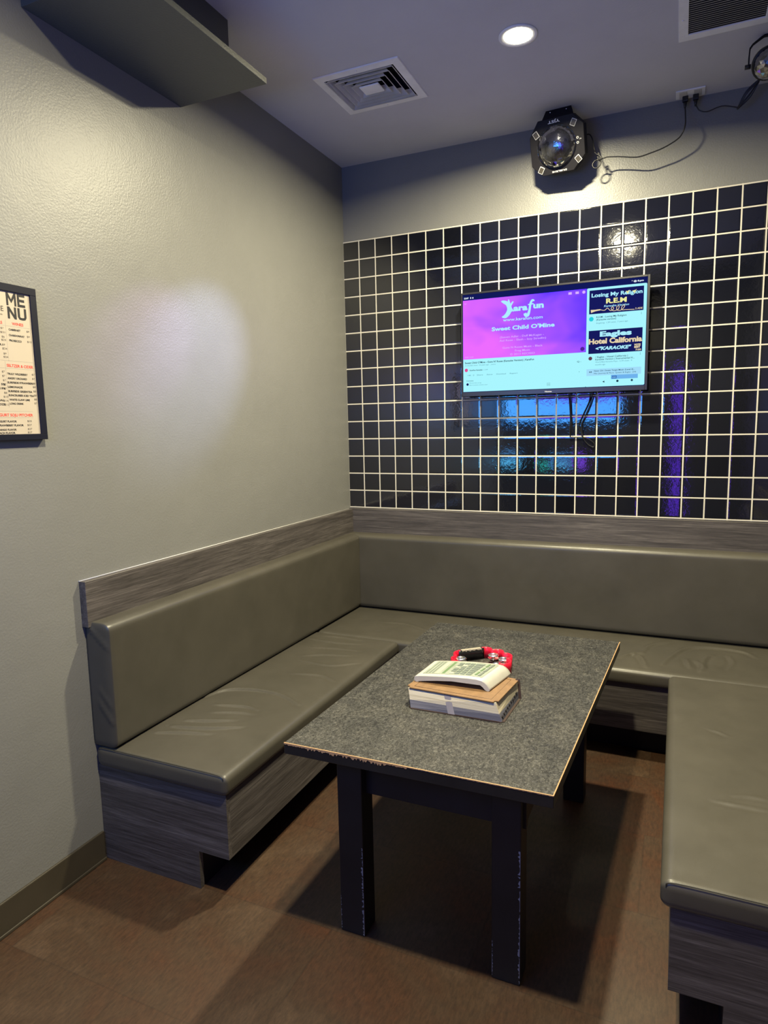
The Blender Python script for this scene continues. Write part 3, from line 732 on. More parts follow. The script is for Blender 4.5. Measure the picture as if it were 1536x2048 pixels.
bm = B(); box(bm, 0.778, 1.761, TVY + 0.001, TVY + 0.035, 1.744, 2.312, 0.004, 2); link('housing', bm, M_BEZEL, tv)
bm = B(); box(bm, 0.93, 1.61, TVY + 0.035, TVY + 0.065, 1.76, 2.15, 0.01, 2); link('back_cover', bm, M_BLACK, tv)
bm = B(); box(bm, 1.10, 1.44, TVY + 0.065, -0.006, 1.90, 2.10); link('wall_mount', bm, M_BLACKM, tv)
def sframe(y):   # bezel lip around the panel
    bm = B(); x0, x1, z0, z1 = 0.778, 1.761, 1.744, 2.312; X0, X1, Z0, Z1 = 0.787, 1.749, 1.766, 2.302
    for a in ((x0, X0, z0, z1), (X1, x1, z0, z1), (X0, X1, Z1, z1), (X0, X1, z0, Z0)): box(bm, a[0], a[1], y - 0.005, y + 0.002, a[2], a[3], 0.0012, 1)
    bmesh.ops.remove_doubles(bm, verts=bm.verts, dist=1e-6); return bm
link('bezel', sframe(TVY), M_BEZEL, tv)
bm = B(); quad(bm, [(0.787, TVY, 1.766), (1.749, TVY, 1.766), (1.749, TVY, 2.302), (0.787, TVY, 2.302)]); scr = link('screen', bm, G_STAT, tv)
bm = B(); put_text(bm, 'Hisense', 1.248, 1.284, 1.7515, 0.0065, fw_back(TVY - 0.0056), 0.01); link('maker_lettering', bm, M_PRINT, tv)
Y1, Y2, Y3 = TVY - 0.0004, TVY - 0.0008, TVY - 0.0012
def spanel(name, x0, x1, z0, z1, y, m, r=0.0):
    bm = B()
    if r:
        pts = []
        for cx, cz, a0 in ((x1 - r, z1 - r, 0), (x0 + r, z1 - r, 90), (x0 + r, z0 + r, 180), (x1 - r, z0 + r, 270)):
            for k in range(5): a = math.radians(a0 + 22.5 * k); pts.append((cx + r * math.cos(a), y, cz + r * math.sin(a)))
        quad(bm, pts)
    else: quad(bm, [(x0, y, z0), (x1, y, z0), (x1, y, z1), (x0, y, z1)])
    return link(name, bm, m, scr)
# the video page
spanel('page_background', 0.789, 1.457, 1.770, 1.9500, Y1, G_BG)
spanel('side_list', 1.457, 1.747, 1.770, 2.2720, Y1, G_BG, 0.006)
vid = spanel('video_picture', 0.789, 1.4555, 1.9500, 2.2715, Y2, G_VID)
F3 = fw_back(Y3)
bm = B()
put_text(bm, 'www.karafun.com', 1.016, 1.231, 2.142, 0.016, F3, 0.015)
put_text(bm, "Sweet Child O'Mine", 0.953, 1.294, 2.095, 0.0205, F3, 0.035)
# title logo: swash K, then the lower case letters and a long swash f
kp = spline([(1.010, 0, 2.166), (1.028, 0, 2.168), (1.043, 0, 2.182), (1.052, 0, 2.205), (1.042, 0, 2.232), (1.020, 0, 2.245), (1.006, 0, 2.249)], 6)
wv = [0.002, 0.010, 0.012, 0.013, 0.011, 0.008, 0.002]
def ribbon(pts, ws):
    pv = None
    for i, p in enumerate(pts):
        t = (pts[min(i + 1, len(pts) - 1)] - pts[max(i - 1, 0)]).normalized(); nn = Vector((-t.z, 0, t.x)); s = i / (len(pts) - 1) * (len(ws) - 1); k = min(int(s), len(ws) - 2); w = ws[k] + (ws[k + 1] - ws[k]) * (s - k)
        cur = (bm.verts.new((p.x + nn.x * w, Y3, p.z + nn.z * w)), bm.verts.new((p.x - nn.x * w, Y3, p.z - nn.z * w)))
        if pv: bm.faces.new((pv[0], pv[1], cur[1], cur[0]))
        pv = cur
ribbon(kp, wv)
ribbon(spline([(1.046, 0, 2.256), (1.049, 0, 2.235), (1.054, 0, 2.205), (1.064, 0, 2.190)], 5), [0.002, 0.007, 0.007, 0.003])
ribbon(spline([(1.054, 0, 2.212), (1.063, 0, 2.232), (1.072, 0, 2.243)], 5), [0.003, 0.005, 0.003])
ribbon(spline([(1.056, 0, 2.214), (1.064, 0, 2.202), (1.074, 0, 2.190)], 5), [0.004, 0.005, 0.002])
put_text(bm, 'ara', 1.073, 1.150, 2.193, 0.030, F3, 0.05); put_text(bm, 'un', 1.180, 1.236, 2.198, 0.030, F3, 0.05)
ribbon(spline([(1.136, 0, 2.176), (1.140, 0, 2.166), (1.152, 0, 2.166), (1.160, 0, 2.190), (1.166, 0, 2.225), (1.176, 0, 2.240), (1.186, 0, 2.236)], 6), [0.008, 0.009, 0.008, 0.006, 0.006, 0.006, 0.003])
ribbon(spline([(1.152, 0, 2.219), (1.182, 0, 2.222)], 3), [0.003, 0.003])
link('song_lettering', bm, G_TXT, vid)
bm = B()
for s, a, b, z, c in (('(Steven Adler - Duff McKagan -', 0.999, 1.238, 2.053, 0.0105), ('Axl Rose - Slash - Izzy Stradlin)', 0.997, 1.250, 2.035, 0.0105), ('Guns N Roses Music - Black', 1.014, 1.232, 1.996, 0.0105), ('Frog Music', 1.083, 1.165, 1.977, 0.0105), ('© 2013 RECISIO', 1.056, 1.191, 1.9585, 0.0105)):
    put_text(bm, s, a, b, z, c, F3, 0.005)
put_text(bm, '0:00 / 4:54', 0.800, 0.848, 1.9585, 0.0065, F3, 0.01)
box(bm, 1.363, 1.380, Y3, Y3 + 0.0003, 2.250, 2.262); box(bm, 1.399, 1.416, Y3, Y3 + 0.0003, 2.250, 2.262)
lathe(bm, [(0.0, Y3), (0.008, Y3)], (1.441, 0, 2.256), 12, 'y', False)
ribbon([Vector((0.798, 0, 2.256)), Vector((0.803, 0, 2.251)), Vector((0.808, 0, 2.256))], [0.0012, 0.0012])
link('credits_lettering', bm, G_PUR, vid)
bm = B(); lathe(bm, [(0.0, Y3 + 0.0002), (0.011, Y3 + 0.0002)], (1.439, 0, 1.968), 20, 'y', False); link('expand_button', bm, glow('screen_violet_dark', (0.09, 0.02, 0.30), 1.0), vid)
bm = B(); put_text(bm, '22:07', 0.795, 0.822, 2.2795, 0.008, F3, 0.04); box(bm, 0.831, 0.836, Y3, Y3 + 0.0003, 2.279, 2.288); box(bm, 0.843, 0.849, Y3, Y3 + 0.0003, 2.279, 2.287)
put_text(bm, '* @ 8.pm', 1.672, 1.730, 2.2825, 0.0075, F3, 0.04); link('status_lettering', bm, G_WH, scr)
bm = B(); put_text(bm, 'Sweet Child O\'Mine - Guns N\' Roses (Karaoke Version) | KaraFun', 0.799, 1.187, 1.9255, 0.0098, F3, 0.02)
put_text(bm, 'KaraFun Karaoke', 0.827, 0.900, 1.885, 0.0075, F3, 0.02); put_text(bm, 'Comments', 0.807, 0.848, 1.828, 0.006, F3, 0.01)
for k in range(3):
    for j in range(3): box(bm, 1.258 + k * 0.0065, 1.2605 + k * 0.0065, Y3, Y3 + 0.0003, 1.786 + j * 0.006, 1.7885 + j * 0.006)
put_text(bm, 'Q -', 1.413, 1.434, 1.900, 0.008, F3, 0.01); put_text(bm, '>', 1.423, 1.427, 1.848, 0.006, F3, 0.02)
link('title_lettering', bm, G_DK, scr)
bm = B(); put_text(bm, '5,123,456 views  10 years ago  ...more', 0.801, 0.975, 1.9125, 0.0065, F3, 0.0); put_text(bm, '1.11M', 0.905, 0.930, 1.885, 0.0065, F3)
for s, a, b in (('14K', 0.815, 0.836), ('D', 0.846, 0.853), ('Share', 0.868, 0.903), ('Save', 0.925, 0.958), ('Download', 0.980, 1.033), ('Report', 1.055, 1.098)): put_text(bm, s, a, b, 1.858, 0.0065, F3, 0.005)
put_text(bm, 'Favourite song', 0.826, 0.893, 1.8155, 0.006, F3); put_text(bm, 'Best karaoke version ever', 0.826, 0.930, 1.804, 0.0055, F3)
link('detail_lettering', bm, G_GR, scr)
bm = B(); lathe(bm, [(0.0, Y3), (0.0095, Y3)], (0.807, 0, 1.890), 20, 'y', False); link('channel_badge', bm, G_PK, scr)
bm = B(); lathe(bm, [(0.0, Y3), (0.007, Y3)], (0.814, 0, 1.811), 16, 'y', False); link('commenter_badge', bm, G_NAVY, scr)
# first suggestion
t1 = spanel('first_thumbnail', 1.4695, 1.7325, 2.1410, 2.2600, Y2, G_NAVY)
bm = B(); put_text(bm, 'Losing My Religion', 1.480, 1.726, 2.2255, 0.0185, F3, 0.035); link('song_title', bm, G_TXT, t1)
bm = B(); put_text(bm, 'R.E.M', 1.552, 1.652, 2.1895, 0.0235, F3, 0.04); link('artist_title', bm, G_YEL, t1)
bm = B(); put_text(bm, 'Karaoke Version', 1.542, 1.664, 2.1715, 0.0105, F3, 0.02, 0.2); link('version_lettering', bm, G_PALEB, t1)
bm = B(); ribbon(spline([(1.478, 0, 2.155), (1.500, 0, 2.158), (1.525, 0, 2.160)], 4), [0.008, 0.004, 0.003])
lp = [Vector((1.525 + 0.0105 * k / 6.0 * 1.0 + 0.004 * math.sin(k * 0.9), 0, 2.158 + 0.008 * math.cos(k * 0.9) * min(1, k / 12))) for k in range(1, 62)]
ribbon(spline([(1.525, 0, 2.160), (1.545, 0, 2.155), (1.560, 0, 2.165), (1.575, 0, 2.151), (1.590, 0, 2.160), (1.584, 0, 2.170), (1.578, 0, 2.160), (1.590, 0, 2.149), (1.612, 0, 2.155), (1.616, 0, 2.170), (1.606, 0, 2.170), (1.606, 0, 2.152), (1.626, 0, 2.150), (1.642, 0, 2.165), (1.640, 0, 2.175), (1.629, 0, 2.165), (1.630, 0, 2.151), (1.650, 0, 2.150), (1.690, 0, 2.148)], 4), [0.0015, 0.0015])
put_text(bm, '2 ADE', 1.694, 1.728, 2.1475, 0.009, F3, 0.02); link('microphone_drawing', bm, G_GOLD, t1)
bm = B()
for cx in (1.656, 1.688): quad(bm, [(cx - 0.010, Y3 - 0.0002, 2.242), (cx, Y3 - 0.0002, 2.226), (cx + 0.010, Y3 - 0.0002, 2.246), (cx, Y3 - 0.0002, 2.240)])
link('yellow_marks', bm, G_YEL, t1)
bm = B(); lathe(bm, [(0.0, Y3), (0.0115, Y3)], (1.481, 0, 2.116), 20, 'y', False); link('channel_badge', bm, G_TEAL, scr)
# second suggestion
t2 = spanel('second_thumbnail', 1.4695, 1.7315, 1.9395, 2.0570, Y2, G_NAVY)
bm = B(); put_text(bm, 'Eagles', 1.525, 1.680, 2.0255, 0.0245, F3, 0.05); link('artist_title', bm, G_TXT, t2)
bm = B(); put_text(bm, 'Hotel California', 1.4705, 1.7305, 1.9895, 0.0255, F3, 0.045); link('song_title', bm, G_GOLD, t2)
bm = B(); put_text(bm, '<"KARAOKE"', 1.505, 1.680, 1.957, 0.0165, F3, 0.05, 0.25); link('version_lettering', bm, G_TXT, t2)
bm = B(); put_text(bm, 'VOTE', 1.693, 1.724, 1.968, 0.009, F3, 0.06); put_text(bm, 'BEST', 1.694, 1.723, 1.957, 0.009, F3, 0.06); put_text(bm, '7:00', 1.700, 1.727, 1.944, 0.008, F3, 0.04); link('gold_badge', bm, G_GOLD, t2)
bm = B(); lathe(bm, [(0.0, Y3), (0.0095, Y3)], (1.480, 0, 1.916), 20, 'y', False); link('channel_badge', bm, glow('screen_brown', (0.12, 0.05, 0.08), 1.0), scr)
bm = B(); put_text(bm, 'R.E.M - Losing My Religion', 1.506, 1.653, 2.1195, 0.009, F3, 0.01); put_text(bm, '(Karaoke version)', 1.506, 1.603, 2.1065, 0.009, F3, 0.01)
put_text(bm, '/ Eagles - Hotel California |', 1.505, 1.664, 1.9170, 0.009, F3, 0.01); put_text(bm, 'Karaoke Version | Instrumental H...', 1.505, 1.697, 1.9050, 0.009, F3, 0.01)
for z in (2.130, 1.930): 
    for k in range(3): box(bm, 1.7225, 1.7245, Y3, Y3 + 0.0003, z - k * 0.004, z + 0.002 - k * 0.004)
bm.verts.ensure_lookup_table(); link('list_titles', bm, G_DK, scr)
bm = B(); put_text(bm, 'Singalong  1.2M views  7 years ago', 1.506, 1.660, 2.0905, 0.007, F3); put_text(bm, 'World Best Karaoke Pops - 3.1M views - 9', 1.505, 1.685, 1.8925, 0.007, F3); put_text(bm, 'months ago', 1.505, 1.555, 1.8795, 0.007, F3)
link('list_details', bm, G_GR, scr)
row = spanel('playlist_row', 1.462, 1.730, 1.8265, 1.8615, Y2, G_PALEB)
bm = B(); put_text(bm, 'Next: Oh I Sweet Target Music (Level 4)...', 1.500, 1.700, 1.8475, 0.0075, F3, 0.01); put_text(bm, 'Mix: Journey & More  Queen & Eagles  (24)', 1.500, 1.706, 1.8345, 0.007, F3); put_text(bm, '44', 1.474, 1.489, 1.8425, 0.008, F3, 0.02); link('row_lettering', bm, G_DK, row)
bx = spanel('caption_box', 1.585, 1.715, 1.8055, 1.8265, Y3, G_BLUE)
bm = B(); quad(bm, [(1.589, Y3 - 0.0003, 1.808), (1.613, Y3 - 0.0003, 1.808), (1.613, Y3 - 0.0003, 1.822), (1.589, Y3 - 0.0003, 1.822)]); link('caption_tag', bm, glow('screen_deep_blue', (0.02, 0.12, 0.45), 1.0), bx)
bm = B(); put_text(bm, 'USA', 1.591, 1.611, 1.8115, 0.007, fw_back(Y3 - 0.0006), 0.02); link('caption_lettering', bm, G_PALEB, bx)
bm = B(); quad(bm, [(1.542, Y3, 1.794), (1.553, Y3, 1.789), (1.553, Y3, 1.799)]); lathe(bm, [(0.0, Y3), (0.006, Y3)], (1.617, 0, 1.795), 14, 'y', False); lathe(bm, [(0.0, Y3), (0.006, Y3)], (1.687, 0, 1.796), 6, 'y', False); link('navigation_marks', bm, G_DK, scr)

# larger screen on the near wall behind the viewer: shows up mirrored in the tiles and lights the room blue
FS = 1.327
ft = empty('television', (0.682, RL + 0.140, 1.945), 'large glowing screen on the wall behind the viewer, seen mirrored in the tiles', 'television')
ft.rotation_euler = (0, 0, math.pi); ft.scale = (FS, FS, FS)
FAR_BLUE = glow('far_screen_blue', (0.07, 0.36, 1.0), FAR_GAIN * 2.6); FAR_PUR = glow('far_screen_purple', (0.16, 0.035, 1.0), FAR_GAIN * 1.5)
for ch in list(tv.children):
    if ch.name.split('.')[0] in ('housing', 'back_cover', 'wall_mount', 'bezel', 'screen'):
        c = ch.copy(); COL.objects.link(c); c.parent = ft; c.location = ch.location
        if ch.name.startswith('screen'):
            for g in ch.children:
                if g.name in ('page_background', 'side_list', 'video_picture'):
                    d = g.copy(); d.data = g.data.copy(); COL.objects.link(d); d.parent = c; d.location = g.location
                    d.data.materials.clear(); d.data.materials.append(FAR_PUR if g.name == 'video_picture' else FAR_BLUE)
# lit karaoke units on a shelf below the large screen
bm = B(); box(bm, 0.01, 1.10, RL, RL + 0.30, 1.02, 1.045, 0.002); tagg(link('wall_shelf', bm, M_BLACKM), 'black equipment shelf on the wall behind the viewer', 'shelf')
def unit(x0, x1, z1, parts, label):
    r = empty('karaoke_player', ((x0 + x1) / 2, RL + 0.15, 1.045), label, 'audio player')
    bm = B(); box(bm, x0, x1, RL + 0.03, RL + 0.27, 1.045, z1, 0.003); link('casing', bm, M_BLACK, r)
    for a, b, c, d, m in parts:
        bm = B(); box(bm, a, b, RL + 0.268, RL + 0.272, c, d); link('lit_display', bm, m, r)
G_LC = glow('display_cyan', (0.10, 0.55, 1.0), 9.0); G_LP = glow('display_violet', (0.25, 0.06, 1.0), 6.0); G_LG = glow('display_teal', (0.02, 0.75, 0.70), 5.0)
unit(0.01, 0.29, 1.30, [(0.025, 0.26, 1.10, 1.17, G_LC), (0.025, 0.26, 1.19, 1.26, glow('display_blue_dim', (0.10, 0.4, 1.0), 3.0))], 'small lit player at the corner end of the equipment shelf')
unit(0.44, 1.02, 1.30, [(0.70, 0.78, 1.08, 1.13, G_LC), (0.48, 0.58, 1.07, 1.14, G_LG), (0.60, 0.84, 1.08, 1.22, glow('display_mixed', (0.08, 0.35, 0.9), 4.0)), (0.88, 0.97, 1.06, 1.24, G_LP)], 'wide player with violet and teal displays on the equipment shelf')
# purple light strip beside the door
bm = B(); box(bm, 1.875, 1.945, RL, RL + 0.02, 0.48, 2.15); tagg(link('light_strip', bm, glow('purple_strip', (0.16, 0.04, 1.0), 4.5)), 'purple light strip beside the door behind the viewer', 'light strip')

# ================================================================== cables under the television
for k, (pts, lb) in enumerate((([(1.365, -0.05, 1.757), (1.366, -0.022, 1.70), (1.372, -0.018, 1.60), (1.371, -0.016, 1.515), (1.385, -0.014, 1.506), (1.45, -0.014, 1.503), (1.492, -0.013, 1.478), (1.500, -0.012, 1.460), (1.490, -0.012, 1.452), (1.462, -0.012, 1.470), (1.440, -0.012, 1.502), (1.425, -0.013, 1.54), (1.417, -0.015, 1.572), (1.440, -0.018, 1.63), (1.470, -0.022, 1.70), (1.478, -0.05, 1.757)], 'thin looped black cable hanging lowest beneath the television'),
        ([(1.372, -0.05, 1.757), (1.373, -0.024, 1.70), (1.378, -0.02, 1.60), (1.383, -0.016, 1.53)], 'short straight black cable end hanging below the left cable loop'),
        ([(1.486, -0.05, 1.757), (1.482, -0.034, 1.70), (1.452, -0.032, 1.62), (1.432, -0.030, 1.57), (1.440, -0.028, 1.51), (1.447, -0.026, 1.495)], 'slanting black cable hanging rightmost under the television'))):
    bm = B(); tube(bm, spline(pts, 8), 0.0030 if k != 1 else 0.0022, 8); tagg(link('cable', bm, M_BLACK, origin=pts[0]), lb, 'cable')

# ================================================================== framed menu
mn = empty('framed_menu', (0.0, -2.42, 1.566), 'black framed drinks menu hanging on the left wall', 'menu')
MY0, MY1, MZ0, MZ1 = -2.62, -2.219, 1.567, 2.043; FWD = 0.0225
bm = B()
for a in ((MY0, MY1, MZ1 - FWD, MZ1), (MY0, MY1, MZ0, MZ0 + FWD - 0.004), (MY0, MY0 + FWD, MZ0 + FWD - 0.004, MZ1 - FWD), (MY1 - FWD, MY1, MZ0 + FWD - 0.004, MZ1 - FWD)): box(bm, 0.001, 0.0235, a[0], a[1], a[2], a[3], 0.0008)
bmesh.ops.remove_doubles(bm, verts=bm.verts, dist=1e-6); link('frame', bm, M_FRAME, mn)
bm = B(); box(bm, 0.001, 0.018, MY0 + FWD, MY1 - FWD, MZ0 + FWD - 0.004, MZ1 - FWD); sheet = link('menu_sheet', bm, M_PAPER, mn)
FM = fw_left(0.0184); bm = B()

BLK = {'M': [[(0, 0), (.2, 0), (.2, 1), (0, 1)], [(.8, 0), (1, 0), (1, 1), (.8, 1)], [(.2, 1), (.5, .5), (.5, .2), (.2, .62)], [(.8, 1), (.8, .62), (.5, .2), (.5, .5)]],
       'E': [[(0, 0), (.27, 0), (.27, 1), (0, 1)], [(.27, 0), (1, 0), (1, .2), (.27, .2)], [(.27, .4), (.92, .4), (.92, .6), (.27, .6)], [(.27, .8), (1, .8), (1, 1), (.27, 1)]],
       'N': [[(0, 0), (.24, 0), (.24, 1), (0, 1)], [(.76, 0), (1, 0), (1, 1), (.76, 1)], [(.24, 1), (.76, .36), (.76, 0), (.24, .62)]],
       'U': [[(0, .25), (.26, .25), (.26, 1), (0, 1)], [(.74, .25), (1, .25), (1, 1), (.74, 1)], [(0, .25), (.15, .04), (.4, 0), (.6, 0), (.85, .04), (1, .25), (.74, .25), (.62, .2), (.38, .2), (.26, .25)]]}
def block(ch, u0, u1, v0, v1):
    for pl in BLK[ch]: quad(bm, [FM(u0 + (u1 - u0) * p[0], v0 + (v1 - v0) * p[1]) for p in pl])
block('M', -2.3215, -2.2880, 1.9790, 2.0180); block('E', -2.2840, -2.2575, 1.9790, 2.0180)
block('N', -2.3205, -2.2905, 1.9395, 1.9755); block('U', -2.2860, -2.2560, 1.9395, 1.9755)
put_text(bm, 'HAPPY PLACE', -2.46, -2.3335, 1.9590, 0.016, FM); link('headline', bm, M_INKB, sheet)
bm = B()
for s, a, b, z in (('CABERNET', -2.322, -2.282, 1.9035), ('CHARDONNAY', -2.323, -2.269, 1.8865), ('PROSECCO', -2.323, -2.281, 1.8705),
                   ('TRULY WILDBERRY', -2.3405, -2.270, 1.7685), ('ANGRY ORCHARD', -2.3405, -2.274, 1.7550), ('SURFSIDE STRAWBERRY', -2.342, -2.2445, 1.7420), ('LEMONADE', -2.342, -2.292, 1.7285), ('SURFSIDE GREENTEA', -2.342, -2.259, 1.7155), ('SUNCRUISER ICED TEA', -2.342, -2.254, 1.7030), ('WHITE CLAW LIME', -2.341, -2.270, 1.6895), ('LONG DRINK', -2.341, -2.293, 1.6775),
                   ('YOGURT FLAVOR', -2.392, -2.323, 1.6225), ('STRAWBERRY FLAVOR', -2.389, -2.300, 1.6105), ('MANGO FLAVOR', -2.388, -2.326, 1.5970), ('PEACH FLAVOR', -2.392, -2.331, 1.5870)):
    put_text(bm, s, a, b, z, 0.0058, FM, 0.035)
for s, b, z in (('LAGER', -2.349, 1.8555), ('BERRY 5%', -2.349, 1.7355), ('PALE ALE IPA', -2.350, 1.7230), ('SEASONAL', -2.358, 1.6870), ('CRUSH OZE', -2.356, 1.6745)): put_text(bm, s, b - 0.055, b, z, 0.0058, FM, 0.035)
link('item_lettering', bm, M_INKB, sheet)
bm = B()
for s, b, z in (('$9', -2.251, 1.9040), ('$9', -2.251, 1.8880), ('$10', -2.2455, 1.8725), ('$7', -2.2455, 1.7705), ('$7', -2.2455, 1.7575), ('$8', -2.2455, 1.7315), ('$8', -2.2450, 1.7180), ('$8', -2.2445, 1.7050), ('$8', -2.2445, 1.6925), ('$7', -2.2450, 1.6800),
                ('$7', -2.339, 1.9050), ('$21', -2.335, 1.8930), ('$6', -2.338, 1.8795), ('$23', -2.334, 1.8700), ('$9', -2.339, 1.8555), ('$24', -2.333, 1.8440), ('$9', -2.337, 1.8290), ('$24', -2.332, 1.8190),
                ('$7', -2.348, 1.7740), ('$7', -2.348, 1.7610), ('$7', -2.347, 1.7480), ('$7', -2.347, 1.7350), ('$7', -2.347, 1.7230), ('$8', -2.347, 1.7100), ('$10', -2.344, 1.6980), ('$14', -2.345, 1.6860), ('$12', -2.343, 1.6740),
                ('$25', -2.270, 1.6235), ('$27', -2.271, 1.6110), ('$27', -2.271, 1.5985), ('$27', -2.272, 1.5880)):
    put_text(bm, s, b - (0.0155 if len(s) == 3 else 0.0095), b, z, 0.0058, FM, 0.0)
put_text(bm, 'Eat and drink', -2.39, -2.337, 1.9470, 0.0045, FM, 0.01); link('price_lettering', bm, M_INKG, sheet)
bm = B(); put_text(bm, 'COCKTAILS', -2.41, -2.3415, 1.9205, 0.0085, FM, 0.02); put_text(bm, 'WINES', -2.309, -2.270, 1.9210, 0.0085, FM, 0.02)
put_text(bm, 'SELTZER & CIDER', -2.3395, -2.248, 1.7925, 0.0085, FM, 0.02); put_text(bm, 'YOGURT SOJU PITCHER', -2.397, -2.264, 1.6410, 0.0085, FM, 0.02); link('heading_lettering', bm, M_INKR, sheet)
bm = B()
for a, b, z in ((-2.59, -2.249, 1.9165), (-2.59, -2.246, 1.8110), (-2.59, -2.247, 1.7880), (-2.59, -2.262, 1.6565), (-2.59, -2.263, 1.6365)): box(bm, 0.018, 0.0183, a, b, z, z + 0.0006)
box(bm, 0.018, 0.0183, -2.3310, -2.3304, 1.81, 1.934); box(bm, 0.018, 0.0183, -2.3440, -2.3434, 1.668, 1.811); link('rules', bm, M_INKL, sheet)

# ================================================================== shelf box under the ceiling at the left
sh = empty('ceiling_shelf', (0.2, -1.8, 2.903), 'dark grey boxed shelf on the left wall just under the ceiling', 'shelf')
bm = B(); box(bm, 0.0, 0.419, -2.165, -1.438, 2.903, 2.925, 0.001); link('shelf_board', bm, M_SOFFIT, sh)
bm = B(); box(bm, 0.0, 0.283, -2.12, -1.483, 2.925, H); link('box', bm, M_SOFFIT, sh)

# ================================================================== square ceiling diffuser
df = empty('air_diffuser', (0.566, -0.78, H), 'white square louvred air vent in the ceiling', 'air vent')
X0, X1, Ya, Yb = VX0, VX1, VY0, VY1
def ringz(bm, x0, x1, y0, y1, z0, d, z1):
    """mitred ring sloping from the outer rectangle at z0 to a rectangle inset by d at z1"""
    o = [(x0, y0), (x1, y0), (x1, y1), (x0, y1)]; i = [(x0 + d, y0 + d), (x1 - d, y0 + d), (x1 - d, y1 - d), (x0 + d, y1 - d)]
    a = [bm.verts.new((p[0], p[1], z0)) for p in o]; b = [bm.verts.new((p[0], p[1], z1)) for p in i]
    for k in range(4): bm.faces.new((a[k], a[(k + 1) % 4], b[(k + 1) % 4], b[k]))
bm = B(); ringz(bm, X0, X1, Ya, Yb, H - 0.0005, 0.003, H - 0.005); ringz(bm, X0 + 0.003, X1 - 0.003, Ya + 0.003, Yb - 0.003, H - 0.005, 0.036, H - 0.007); ringz(bm, X0 + 0.039, X1 - 0.039, Ya + 0.039, Yb - 0.039, H - 0.007, 0.001, H - 0.001)
for a in ((X0 + 0.21, Ya + 0.02), (X0 + 0.21, Yb - 0.02)): lathe(bm, [(0.0, -0.0085), (0.004, -0.0080), (0.005, -0.006)], (a[0], a[1], H), 10)
link('vent_frame', bm, M_WHITEM, df)
for k in range(4):
    e = 0.046 + 0.029 * k
    bm = B(); ringz(bm, X0 + e, X1 - e, Ya + e, Yb - e, H - 0.010, 0.021, H + 0.018); ringz(bm, X0 + e - 0.003, X1 - e + 0.003, Ya + e - 0.003, Yb - e + 0.003, H - 0.0095, 0.004, H - 0.0101)
    r = bmesh.ops.solidify(bm, geom=bm.faces[:], thickness=0.0015); link('louvre', bm, M_WHITEM, df)
bm = B()
for a in ((X0 + 0.0395, X0 + 0.041, Ya + 0.0395, Yb - 0.0395), (X1 - 0.041, X1 - 0.0395, Ya + 0.0395, Yb - 0.0395), (X0 + 0.041, X1 - 0.041, Ya + 0.0395, Ya + 0.041), (X0 + 0.041, X1 - 0.041, Yb - 0.041, Yb - 0.0395)): box(bm, a[0], a[1], a[2], a[3], H, H + 0.12)
box(bm, X0 + 0.0395, X1 - 0.0395, Ya + 0.0395, Yb - 0.0395, H + 0.12, H + 0.122); link('duct', bm, M_DARKHOLE, df)
bm = B(); e = 0.160; box(bm, X0 + e, X1 - e, Ya + e - 0.008, Yb - e + 0.008, H - 0.010, H - 0.002, 0.003); link('centre_plate', bm, M_WHITEM, df)

# return grille at the upper right
gr = empty('return_grille', (2.02, -0.71, H), 'grey fine-slatted return air grille in the ceiling at the right', 'air vent')
GX0, GX1, GY0, GY1 = 1.860, 2.205, -0.895, -0.555
bm = B()
for a in ((GX0, GX1, GY1 - 0.042, GY1), (GX0, GX1, GY0, GY0 + 0.042), (GX0, GX0 + 0.036, GY0 + 0.042, GY1 - 0.042), (GX1 - 0.036, GX1, GY0 + 0.042, GY1 - 0.042)): box(bm, a[0], a[1], a[2], a[3], H - 0.006, H, 0.001)
bmesh.ops.remove_doubles(bm, verts=bm.verts, dist=1e-6); lathe(bm, [(0.0, -0.0085), (0.004, -0.0080), (0.005, -0.006)], (GX0 + 0.016, -0.715, H), 10); link('grille_frame', bm, M_WHITEM, gr)
bm = B()
for k in range(18):
    y = GY0 + 0.049 + k * (GY1 - GY0 - 0.090) / 17.5; x0, x1 = GX0 + 0.036, GX1 - 0.036
    vs = [(x0, y - 0.002, H - 0.004), (x1, y - 0.002, H - 0.004), (x1, y + 0.009, H - 0.001), (x0, y + 0.009, H - 0.001)]
    quad(bm, vs)
link('slats', bm, M_GRILLE, gr); bm = B(); quad(bm, [(GX0 + 0.03, GY0 + 0.03, H - 0.0006), (GX1 - 0.03, GY0 + 0.03, H - 0.0006), (GX1 - 0.03, GY1 - 0.03, H - 0.0006), (GX0 + 0.03, GY1 - 0.03, H - 0.0006)]); link('filter', bm, M_DARKHOLE, gr)  # dark sheet in place of the shaded space behind the slats

# ================================================================== ceiling outlet and plugs
ol = empty('power_outlet', (1.912, -0.065, H), 'white two-gang power outlet in the ceiling above the tiled wall', 'power outlet')
bm = B(); box(bm, 1.848, 1.976, -0.104, -0.022, H - 0.006, H, 0.002, 2); link('cover_plate', bm, M_WHITEM, ol)
for x in (1.880, 1.944):
    bm = B(); box(bm, x - 0.017, x + 0.017, -0.097, -0.030, H - 0.0085, H - 0.006, 0.001); link('socket', bm, M_OFFW, ol)
def cord(pts, r, name, label, plug):
    rt = empty(name, plug, label, 'cable')
    px, py, pz = plug
    bm = B(); box(bm, px - 0.013, px + 0.013, py - 0.010, py + 0.010, pz - 0.024, pz, 0.003, 2); lathe(bm, [(0.009, -0.024), (0.0065, -0.040), (0.004, -0.052)], (px, py, pz), 12); link('plug', bm, M_BLACK, rt)
    bm = B(); tube(bm, pts, r, 8); link('cord', bm, M_BLACK, rt)
yb = -0.110
def yy(p, y=yb): return (p[0], y, p[1])
